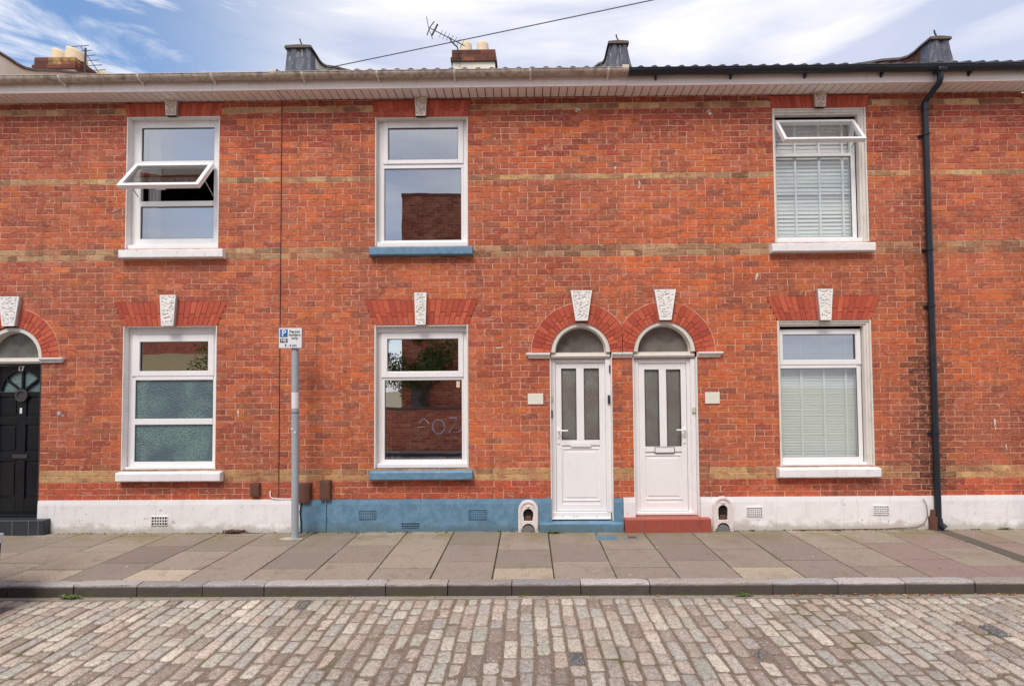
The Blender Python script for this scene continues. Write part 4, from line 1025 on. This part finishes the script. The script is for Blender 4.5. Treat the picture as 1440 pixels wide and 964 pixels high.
def parapet(H, x0, x1, facing, side, cap_f='coping', flare=.04, rod=True, seed=0):
    """party-wall upstand: tall front block, curved fall to the roof slope behind, stone coping"""
    prof = [(-.10, 6.045), (.04, 6.05), (.14, 6.045), (.24, 6.06), (.38, 6.12), (.72, 6.325), (.95, 6.445), (1.87, 6.945), (3.6, 7.90)]
    zb = lambda y: 5.56+.56*max(0, y+.2)
    mb = MB(); n = len(prof)
    top = [(y, z-.03) for y, z in prof]
    for x in (x0, x1):
        pass
    vs = [(x0, y, z) for y, z in top]+[(x1, y, z) for y, z in top]+[(x0, y, zb(y)-.05) for y, z in top]+[(x1, y, zb(y)-.05) for y, z in top]
    fs = [(i, i+n, i+n+1, i+1) for i in range(n-1)]+[(2*n+i, i, i+1, 2*n+i+1) for i in range(n-1)]+[(n+i, 3*n+i, 3*n+i+1, n+i+1) for i in range(n-1)]+[(0, 2*n, 3*n, n)]
    mb.add(vs, fs); p = obj('parapet', mb, side, H)
    # lead or render apron on the front, flaring at the foot
    f = MB(); w0, w1 = x0-.004, x1+.004; e = flare
    rows = [(5.62, e*1.25, -.14), (5.68, e, -.128), (5.76, e*.62, -.12), (5.9, e*.25, -.112), (6.015, 0, -.110)]
    vs = []
    for z, ex, y in rows: 
        for i in range(9):
            u = i/8; vs.append((w0-ex+(w1-w0+2*ex)*u, y-.014*math.sin(u*11+z*7)*(i % 8 > 0), z))
    f.add(vs, [(j*9+i, j*9+i+1, (j+1)*9+i+1, (j+1)*9+i) for j in range(len(rows)-1) for i in range(8)])
    vs = []
    for z, ex, y in rows: vs += [(w0-ex, y, z), (w0-ex*.5, .04, z), (w1+ex*.5, .04, z), (w1+ex, y, z)]
    f.add(vs, [(j*4, (j+1)*4, (j+1)*4+1, j*4+1) for j in range(len(rows)-1)]+[(j*4+2, (j+1)*4+2, (j+1)*4+3, j*4+3) for j in range(len(rows)-1)])
    obj('apron', f, facing, p)
    c = MB(); o = .028; vs = []
    for y, z in prof:
        yy = y-.035 if y == prof[0][0] else y
        vs += [(x0-o, yy, z-.026), (x1+o, yy, z-.026), (x1+o*.7, yy, z+.004), ((x0+x1)/2, yy, z+.014), (x0-o*.7, yy, z+.004)]
    c.add(vs, [(i*5+k, (i+1)*5+k, (i+1)*5+(k+1) % 5, i*5+(k+1) % 5) for i in range(n-1) for k in range(5)]+[(4, 3, 2, 1, 0)])
    obj('coping', c, cap_f, p)
    if rod:
        xm = (x0+x1)/2; obj('iron_rod', MB().tube([(xm+.01, -.05, 6.03), (xm+.02, -.05, 6.10), (xm-.005, -.05, 6.15), (xm-.012, -.05, 6.185)], .009, 6), 'metal_dark', p)
    return p
parapet(HA, -6.99, -6.66, 'cement', 'cement', rod=False); parapet(HB, -2.985, -2.70, 'lead', 'cement', flare=.025); parapet(HC, 1.05, 1.26, 'lead', 'cement', flare=.075); parapet(HD, 5.02, 5.24, 'lead', 'brick_old', flare=.07)

def chimney(H, x0, x1, y0, y1, zt, pots, lab):
    mb = MB(); r = random.Random(int(x0*7))
    mb.box(x0+.012, x1-.012, y0+.012, y1-.012, 6.2, zt-.2105, 2)
    z = zt-.21; k = 0
    while z < zt-.005:
        o = -.02 if k in (0,) else .0; h = .07
        if k == 0: pass
        for (xa, xb, ya, yb, nrm) in ((x0+o, x1-o, y0+o, y0+o+.1, 0), (x0+o, x1-o, y1-o-.1, y1-o, 0)):
            n = max(1, round((xb-xa)/.22)); 
            for i in range(n): mb.box(xa+(xb-xa)*i/n+.003, xa+(xb-xa)*(i+1)/n-.003, ya, yb, z+.003, z+h-.003, 0, lin(*r.choice(((126, 74, 62), (96, 62, 54), (150, 96, 72), (110, 70, 60), (176, 140, 96))))[:3])
        for xa, xb in ((x0+o+.0, x0+o+.1), (x1-o-.1, x1-o)):
            n = max(1, round((y1-y0-.2)/.22)); ya, yb = y0+o+.1, y1-o-.1
            for i in range(n): mb.box(xa, xb, ya+(yb-ya)*i/n+.003, ya+(yb-ya)*(i+1)/n-.003, z+.003, z+h-.003, 0, lin(*r.choice(((126, 74, 62), (96, 62, 54), (150, 96, 72))))[:3])
        mb.box(x0+o+.004, x1-o-.004, y0+o+.004, y1-o-.004, z, z+h, 1)
        z += h; k += 1
    ch = obj('chimney', mb, ['brick_sooty', 'coping', 'cement'], H)
    for (px_, py_, cut, rr) in pots:
        p = MB(); p.lathe([(rr+.006, zt-.01), (rr+.004, zt+.03), (rr-.012, zt+.16), (rr-.012, zt+.195), (rr-.03, zt+.205), (rr-.04, zt+.10)], px_, py_, 20)
        if cut: p.v = [(x, y, z - max(0, (x-px_+rr)/(2*rr))*.09+.05 if z > zt+.1 else z) for x, y, z in p.v]
        obj('chimney_pot', p, 'clay_pot', ch)
    return ch
chimney(HB, -1.262, -.512, 2.2, 2.75, 7.54, [(-1.035, 2.36, 0, .112), (-.745, 2.36, 0, .112)], '')
chimney(HZ, -8.47, -7.755, 2.2, 3.5, 7.505, [(-8.16, 2.4, 1, .155), (-7.88, 2.36, 1, .155), (-7.90, 3.0, 1, .15)], '')
obj('vent_rod', MB().tube([(-7.05, 1.6, 6.4), (-7.05, 1.6, 7.24)], .014, 8), 'metal_dark', HA)

# downpipe with swan neck
mb = MB()
xp = 4.965
mb.tube([(4.985, -.282, 5.54), (4.985, -.282, 5.43), (4.982, -.265, 5.385), (4.972, -.11, 5.30), (xp, -.062, 5.265), (xp, -.058, 5.22), (xp, -.058, 2.6)], .034, 14)
mb.tube([(xp, -.058, 5.25), (xp, -.058, 5.16)], .040, 14)
mb.tube([(xp-.003, -.058, 2.72), (xp-.006, -.058, .12)], .0355, 14)
dp = obj('downpipe', mb, 'pvc_black', HC)
for z in (4.86, 3.42, 1.16, 2.72): obj('pipe_clip', MB().tube([(xp, -.058, z-.012), (xp, -.058, z+.012)], .043, 14).box(xp-.06, xp+.06, -.02, .0, z-.012, z+.012), 'pvc_black', dp)
mb = MB().tube([(xp-.005, -.062, .13), (xp+.0, -.07, .07), (xp+.03, -.11, .03)], [.04, .042, .042], 12, caps=False); obj('pipe_shoe', mb, 'pvc_black', dp)
obj('outlet', MB().box(4.93, 5.04, -.335, -.228, 5.50, 5.56), 'pvc_black', dp, .02)
obj('old_pipe_stub', MB().tube([(4.90, -.05, .0), (4.90, -.05, .16)], .05, 10).tube([(4.90, -.05, .15), (4.91, -.05, .24)], .03, 8), 'brown_box', dp)
obj('cable', MB().tube([(4.80, -.04, .37), (4.83, -.05, .30), (4.84, -.05, .18), (4.80, -.05, .08), (4.7, -.045, .03), (4.3, -.045, .012), (3.2, -.045, .004)], .004, 6), 'brown_box', HC)

# ---------------------------------------------------------------- street furniture and small things
sg = thing('parking_sign', (-2.757, -.3, 0), 'white permit parking sign with a blue P on a grey steel post on the pavement', 'parking sign')
po = obj('post', MB().tube([(-2.757, -.3, -.01), (-2.772, -.3, 2.40)], .041, 18), 'galv', sg)
obj('base_collar', MB().tube([(-2.757, -.3, -.005), (-2.757, -.3, .03)], [.048, .044], 18), 'galv', po)
obj('label_strip', MB().tube([(-2.7665, -.3, 1.53), (-2.768, -.3, 1.72)], .0418, 18, caps=False), 'sign_white', po)
obj('tape_band', MB().tube([(-2.766, -.3, 1.475), (-2.766, -.3, 1.485)], .0422, 18, caps=False), 'metal_dark', po)
for x, z in ((-2.785, 1.29), (-2.748, 1.25)): obj('sticker', MB().box(x-.009, x+.009, -.343, -.338, z-.011, z+.011), 'sign_white', po)
pl = obj('sign_plate', MB().box(-2.948, -2.664, -.352, -.346, 2.237, 2.487), 'sign_grey', sg, .008)
fc_ = obj('sign_face', MB().box(-2.941, -2.671, -.3545, -.3525, 2.244, 2.480), 'sign_white', pl, .004)
obj('blue_square', MB().box(-2.928, -2.838, -.3565, -.355, 2.374, 2.466), 'sign_blue', pl)
text(pl, 'P', -2.882, 2.418, .105, -.3585, 'sign_white', bold=.002)
obj('zone_badge', MB().box(-2.926, -2.838, -.3565, -.355, 2.308, 2.356), 'sign_black', pl)
text(pl, 'MB', -2.882, 2.331, .048, -.3585, 'sign_white', bold=.0012)
text(pl, 'Permit\nholders\nonly', -2.754, 2.398, .046, -.3562, 'sign_black', bold=.0006)
text(pl, '8 - 6 pm', -2.80, 2.274, .042, -.3562, 'sign_black', bold=.0006)
for z in (2.29, 2.43): obj('clip', MB().tube([(-2.771, -.3, z-.01), (-2.771, -.3, z+.01)], .046, 16).box(-2.80, -2.742, -.346, -.325, z-.01, z+.01), 'galv', po)
mb = MB(); n = 14; vs = [(-2.80+(.13+.03*rnd.random())*math.cos(2*math.pi*i/n), -.30+.065*math.sin(2*math.pi*i/n)*(1+.2*rnd.random()), .0035) for i in range(n)]+[(-2.79, -.3, .012)]
mb.add(vs, [(i, (i+1) % n, n) for i in range(n)]); struct(obj('mortar_patch', mb, 'patch'))
# access covers in the paving
def cover(x0, x1, y0, y1, mat, inner, label):
    c = obj('access_cover', MB().ring(x0, x1, 0, 1, .02, 0, 1) if False else MB().box(x0, x1, y0, y1, -.01, .0035), mat, None, .002); tag(c, label, 'access cover')
    obj('lid', MB().box(x0+.05, x1-.05, y0+.045, y1-.045, .0036, .007), inner, c, .002); return c
cover(.78, 1.03, -.42, -.22, 'blue', 'blue', 'small access cover painted blue in the paving by the blue doorstep')
cover(1.10, 1.30, -.40, -.24, 'tile_joint', 'brown_box', 'small rusty brown access cover in the paving by the red doorstep')
def weed(x, y, z, n, s, label, col='weed'):
    mb = MB(); r = random.Random(int(x*100))
    for i in range(n):
        a = r.uniform(0, 6.28); l = s*r.uniform(.5, 1); w = l*.16; ox, oy = r.gauss(0, s*.5), r.gauss(0, s*.15)
        d = Vector((math.cos(a), math.sin(a)*.5, 0)); sd_ = Vector((-d.y, d.x, 0)).normalized()*w
        p0 = Vector((x+ox, y+oy, z)); p1 = p0+d*l*.5+Vector((0, 0, l*.45)); p2 = p0+d*l+Vector((0, 0, l*.35))
        mb.add([p0, p1-sd_, p2, p1+sd_], [(0, 1, 2, 3)])
    return tag(obj('weed', mb, col), label, 'weed', 'weeds growing along walls and kerb')
weed(.30, -.13, 0, 60, .07, 'low green weed growing at the foot of the blue doorstep')
weed(-4.13, -1.735, -.112, 60, .075, 'green weed at the foot of the kerb on the left')
weed(1.9, -1.73, -.112, 30, .06, 'small yellowish weed at the foot of the kerb below the doors')
weed(-3.62, -.06, 0, 70, .10, 'dry brown weed against the white plinth left of the parking sign', 'brown_box')
weed(5.75, -.07, 0, 25, .06, 'small green weed at the foot of the white plinth at the far right')

# overhead wire and its pole (pole stands beyond the right edge)
P1 = Vector((-2.66, .40, 6.10)); P2 = Vector((1.4256, -.45, 6.32))
dirw = (P2-P1)
pts = []
for i in range(25):
    t = i/24*2.1; p = P1+dirw*t; p.z -= .02*math.sin(math.pi*i/24); pts.append(p)
tag(obj('overhead_wire', MB().tube(pts, .0065, 6), 'wire'), 'thin grey overhead cable rising from the roof to the upper right', 'cable')
pe = pts[-1]
tp = thing('telegraph_pole', (pe.x, pe.y, 0), 'wooden telegraph pole beyond the right edge carrying the overhead cable', 'telegraph pole')
obj('pole', MB().tube([(pe.x, pe.y-.1, -.02), (pe.x, pe.y-.1, 7.0)], [.13, .10], 14), 'wood_post', tp)
obj('insulator', MB().tube([(pe.x, pe.y-.02, pe.z-.04), (pe.x, pe.y-.02, pe.z+.04)], .03, 8), 'pvc_black', tp)
# aerials
ae = thing('tv_aerial', (-1.16, 2.3, 7.2), 'television aerial leaning left from the chimney with two round pots', 'tv aerial', 'tv aerials')
obj('mast', MB().tube([(-1.145, 2.17, 7.3), (-1.145, 2.17, 7.50), (-1.16, 2.15, 7.55), (-1.25, 2.08, 7.60), (-1.275, 2.03, 7.64)], .011, 6), 'metal_dark', ae)
b0, b1 = Vector((-1.02, 2.05, 7.50)), Vector((-1.60, 1.98, 7.77))
bo = obj('boom', MB().tube([b0, b1], .008, 6), 'metal_dark', ae)
dv = (b1-b0).normalized(); pv = Vector((.46, .1, 1)).normalized()
for i in range(7):
    p = b0+(b1-b0)*(.08+.1*i); obj('element', MB().tube([p-pv*.075, p+pv*.075], .004, 5), 'metal_dark', bo)
p = b0+(b1-b0)*.86; obj('dipole_box', MB().tube([p-pv*.10, p+pv*.12], .017, 6), 'metal_dark', bo)
q = b1; mb = MB()
for sgn in (1, -1):
    mb.tube([q, q+pv*.14*sgn+dv*(-.02)], .009, 5); mb.tube([q+dv*.02, q+Vector((.05, 0, -.19))*sgn], .006, 5)
obj('reflector', mb, 'metal_dark', bo)
ae = thing('tv_aerial', (-7.8, 2.7, 7.2), 'television aerial of six rods rising behind the clay pots at the far left', 'tv aerial', 'tv aerials')
b0, b1 = Vector((-7.60, 2.6, 7.36)), Vector((-8.02, 2.6, 7.96)); bo = obj('boom', MB().tube([b0, b1], .007, 6), 'metal_dark', ae)
obj('mast', MB().tube([(-7.655, 3.7, 6.9), (-7.655, 3.7, 7.2), (-7.64, 2.62, 7.42)], .006, 6), 'metal_dark', ae)
for i in range(7):
    p = b0+(b1-b0)*(.10+.15*i); obj('element', MB().tube([p-Vector((.19, 0, 0)), p+Vector((.14, 0, .02))], .006, 5), 'metal_dark', bo)

# ---------------------------------------------------------------- car whose rear corner enters at the left edge
def car(x_rear, y_far, label):
    """tail at x_rear, nose towards -x, far side at y_far, width 1.7"""
    W = 1.70; yc = y_far-W/2; zg = -.11
    c = thing('parked_car', (x_rear-2.0, yc, zg), label, 'car')
    st = [(0.00, .36, .60, .80), (.05, .30, .88, .90), (.16, .24, .95, .955), (.75, .20, .98, .98), (2.0, .18, .96, .96), (2.9, .18, .95, .95), (3.5, .20, .86, .86), (3.85, .24, .72, .76), (3.98, .32, .60, .62)]
    mb = MB(); vs = []; N = 12
    for i, (d, zb, zm, zt) in enumerate(st):
        e = {0: .80, 1: .92, 2: .97}.get(i, {len(st)-1: .78, len(st)-2: .92}.get(i, 1)); hw_ = W/2*e
        sec = [(-hw_*.92, zb), (-hw_, zb+.12), (-hw_*1., (zb+zt)/2), (-hw_*.97, zt-.08), (-hw_*.86, zt), (0, zt+.015), (hw_*.86, zt), (hw_*.97, zt-.08), (hw_, (zb+zt)/2), (hw_, zb+.12), (hw_*.92, zb), (0, zb)]
        vs += [(x_rear-d, yc+a, zg+b) for a, b in sec]
    mb.add(vs, [(i*N+k, i*N+(k+1) % N, (i+1)*N+(k+1) % N, (i+1)*N+k) for i in range(len(st)-1) for k in range(N)]+[tuple(range(N-1, -1, -1)), tuple(range((len(st)-1)*N, len(st)*N))], smooth=True)
    obj('body', mb, 'car_paint', c)
    mb = MB(); g = [(.10, .92, .92, .80), (.35, .95, 1.36, .62), (.9, .96, 1.45, .60), (2.0, .95, 1.44, .60), (2.75, .94, 1.05, .72), (3.0, .93, .95, .76)]; vs = []
    for d, z0, z1, hh in g: vs += [(x_rear-d, yc-.76, zg+z0), (x_rear-d, yc-hh, zg+z1), (x_rear-d, yc+hh, zg+z1), (x_rear-d, yc+.76, zg+z0)]
    mb.add(vs, [(i*4+k, i*4+k+1, (i+1)*4+k+1, (i+1)*4+k) for i in range(len(g)-1) for k in range(3)]+[(0, 1, 2, 3)], smooth=False)
    obj('cabin_glass', mb, 'car_glass', c)
    mb = MB(); vs = []
    for d, z1, hh in ((.30, 1.37, .63), (.9, 1.462, .61), (2.05, 1.452, .61)): vs += [(x_rear-d, yc-hh, zg+z1), (x_rear-d, yc, zg+z1+.03), (x_rear-d, yc+hh, zg+z1)]
    mb.add(vs, [(i*3+k, i*3+k+1, i*3+k+4, i*3+k+3) for i in range(2) for k in range(2)], smooth=True); obj('roof', mb, 'car_paint', c)
    mb = MB(); vs = []; n = 10
    for j, (z, out_) in enumerate(((.30, -.02), (.36, .045), (.56, .055), (.66, .0))):
        for i in range(n+1):
            u = i/n*2-1; vs.append((x_rear+out_-.07*abs(u)**6, yc+u*(W/2*.99), zg+z))
    mb.add(vs, [(j*(n+1)+i, j*(n+1)+i+1, (j+1)*(n+1)+i+1, (j+1)*(n+1)+i) for j in range(3) for i in range(n)], smooth=True); obj('bumper', mb, 'car_black', c)
    for d in (.75, 3.15):
        for s_ in (-1, 1):
            yy = yc+s_*(W/2-.09); w_ = obj('wheel', MB().tube([(x_rear-d, yy-.09, zg+.30), (x_rear-d, yy+.09, zg+.30)], .30, 24), 'rubber', c, .02)
            obj('rim', MB().tube([(x_rear-d, yy+s_*.091-.004, zg+.30), (x_rear-d, yy+s_*.091+.004, zg+.30)], .2, 20), 'alloy', w_)
    for s_ in (-1, 1):
        obj('tail_lamp', MB().box(x_rear-.20, x_rear-.05, yc+s_*.70-.09, yc+s_*.70+.09, zg+.68, zg+.86), 'lamp_red', c, .02)
        obj('headlight', MB().box(x_rear-3.93, x_rear-3.7, yc+s_*.62-.13, yc+s_*.62+.13, zg+.58, zg+.70), 'lamp_clear', c, .02)
    obj('reverse_lamp', MB().box(x_rear-.05, x_rear+.034, yc+.72, yc+.82, zg+.57, zg+.655), 'lamp_clear', c, .01)
car(-4.545, -1.93, 'parked car whose black rear bumper just shows at the left edge of the street')

# ---------------------------------------------------------------- the other side of the street (seen only in the glass)
mb = MB(); mb.add([(-40, -9.2, .004), (40, -9.2, .004), (40, -7.7, .004), (-40, -7.7, .004)], [(0, 1, 2, 3)], 0, lin(150, 138, 130)[:3]); struct(obj('pavement_opposite', mb, 'slab'))
def far_wall_bricks(mb, x0, x1, y, z0, z1, seed, pal):
    r = random.Random(seed); k = 0; z = z0
    mb.add([(x0, y-.004, z0), (x1, y-.004, z0), (x1, y-.004, z1), (x0, y-.004, z1)], [(3, 2, 1, 0)], 1)
    while z < z1-.01:
        x = x0-(.11 if k % 2 else 0)
        while x < x1:
            a, b = max(x, x0)+.005, min(x+.225, x1)-.005
            if b > a: mb.add([(a, y, z+.005), (b, y, z+.005), (b, y, min(z+.07, z1)), (a, y, min(z+.07, z1))], [(3, 2, 1, 0)], 0, lin(*pick(pal, r), k=r.uniform(.8, 1.1))[:3])
            x += .225
        z += .075; k += 1
PF = [((204, 130, 104), 3), ((184, 112, 92), 3), ((214, 148, 120), 2), ((156, 98, 84), 1)]
gw = thing('garden_wall', (0, -8, 0), 'low brick boundary wall across the street with pale spray-painted scrawl', 'wall')
mb = MB(); far_wall_bricks(mb, -7.5, 7, -8.0, 0, 1.16, 3, PF); o = obj('wall', mb, ['brick', 'mortar'], gw)
obj('wall_core', MB().box(-7.5, 7, -8.22, -8.006, 0, 1.16), 'cement', gw)
obj('coping', MB().box(-7.52, 7.02, -8.24, -7.975, 1.163, 1.23), 'coping', gw, .01)
def scrawl(x, z, pts): return MB().tube([(x-a, -7.988, z+b) for a, b in pts], .018, 6)
S1 = [(.18*math.cos(t/10*6.28)*(1), .22*math.sin(t/10*6.28)) for t in range(11)]
mb = scrawl(-2.55, .66, S1); 
for P_ in ([(-.30, .26), (-.52, .26), (-.30, -.18), (-.56, -.16), (-.70, -.05)], [(.55, .12), (.40, .26), (.28, .10)], [(.60, -.02), (.38, .02)]): 
    m2 = scrawl(-2.55, .66, P_); mb.add(m2.v, m2.f)
obj('graffiti', mb, 'graffiti', gw)
fh = thing('gabled_house', (0, -9, 0), 'dark brick building across the street behind the low wall', 'house')
mb = MB(); far_wall_bricks(mb, -3.75, 6.2, -8.6, 0, 7.5, 8, PF); obj('wall', mb, ['brick', 'mortar'], fh)
obj('wall_core', MB().box(-3.75, 6.2, -14, -8.606, 0, 7.5), 'cement', fh)
obj('coping', MB().prism([(-3.77, 7.5), (6.22, 7.5), (6.22, 7.52), (-3.77, 7.60)], -14.02, -8.585), 'tile_red', fh)
dw = obj('door', MB().box(-3.45, -2.95, -8.59, -8.56, .1, 1.9), 'sign_grey', fh)
hs2 = thing('distant_house', (-14, -18, 0), 'brick houses with red roofs farther back across the street at the left', 'house')
obj('wall', MB().box(-34, -11.5, -16.6, -15.9, 0, 2.4), 'cement', hs2)
mb = MB(); far_wall_bricks(mb, -34, -11.5, -17, 3.2, 5.4, 18, [((190, 90, 76), 3), ((170, 78, 66), 2)]); obj('upper_wall', mb, ['brick', 'mortar'], hs2)
obj('wall_core', MB().box(-34, -11.5, -22, -17.006, 0, 5.4), 'cement', hs2)
mb = MB(); mb.add([(-34, -15.6, 2.35), (-11.3, -15.6, 2.35), (-11.3, -17.0, 3.5), (-34, -17.0, 3.3)], [(3, 2, 1, 0)]); obj('roof', mb, 'roof_tan', hs2)
def tree(x, y, h, cr, n, seed, label):
    r = random.Random(seed); t = thing('tree', (x, y, 0), label, 'tree')
    mb = MB(); mb.tube([(x, y, -.1), (x+.05, y, h*.3), (x-.03, y+.05, h*.6), (x, y, h*.9)], [.11, .09, .06, .02], 8)
    for i in range(9):
        a = r.uniform(0, 6.28); z = h*r.uniform(.35, .7); mb.tube([(x, y, z), (x+cr*.4*math.cos(a), y+cr*.4*math.sin(a), z+cr*.35), (x+cr*.85*math.cos(a), y+cr*.85*math.sin(a), z+cr*.5)], [.035, .022, .008], 6)
    obj('trunk', mb, 'bark', t)
    mb = MB(); cl_ = [(Vector((r.gauss(0, .45), r.gauss(0, .4), r.gauss(0, .4)))*cr, r.uniform(.2, .42)*cr) for _ in range(22)]
    for i in range(n):
        c0, cr0 = r.choice(cl_); d = Vector((r.gauss(0, 1), r.gauss(0, 1), r.gauss(0, 1))).normalized()*cr0*r.random()**.4
        p = Vector((x, y, h*.78))+c0+d; s = r.uniform(.03, .06); u = Vector((r.gauss(0, 1), r.gauss(0, 1), r.gauss(0, 1))).normalized(); v = u.orthogonal().normalized()
        mb.add([p-u*s, p-v*s*.5, p+u*s, p+v*s*.5], [(0, 1, 2, 3)])
    obj('crown', mb, 'leaf', t)
tree(-3.0, -8.36, 3.2, 1.25, 11000, 3, 'small leafy tree behind the low wall across the street')
tree(-9.3, -9.6, 3.2, 1.5, 5000, 4, 'larger leafy tree across the street at the left')
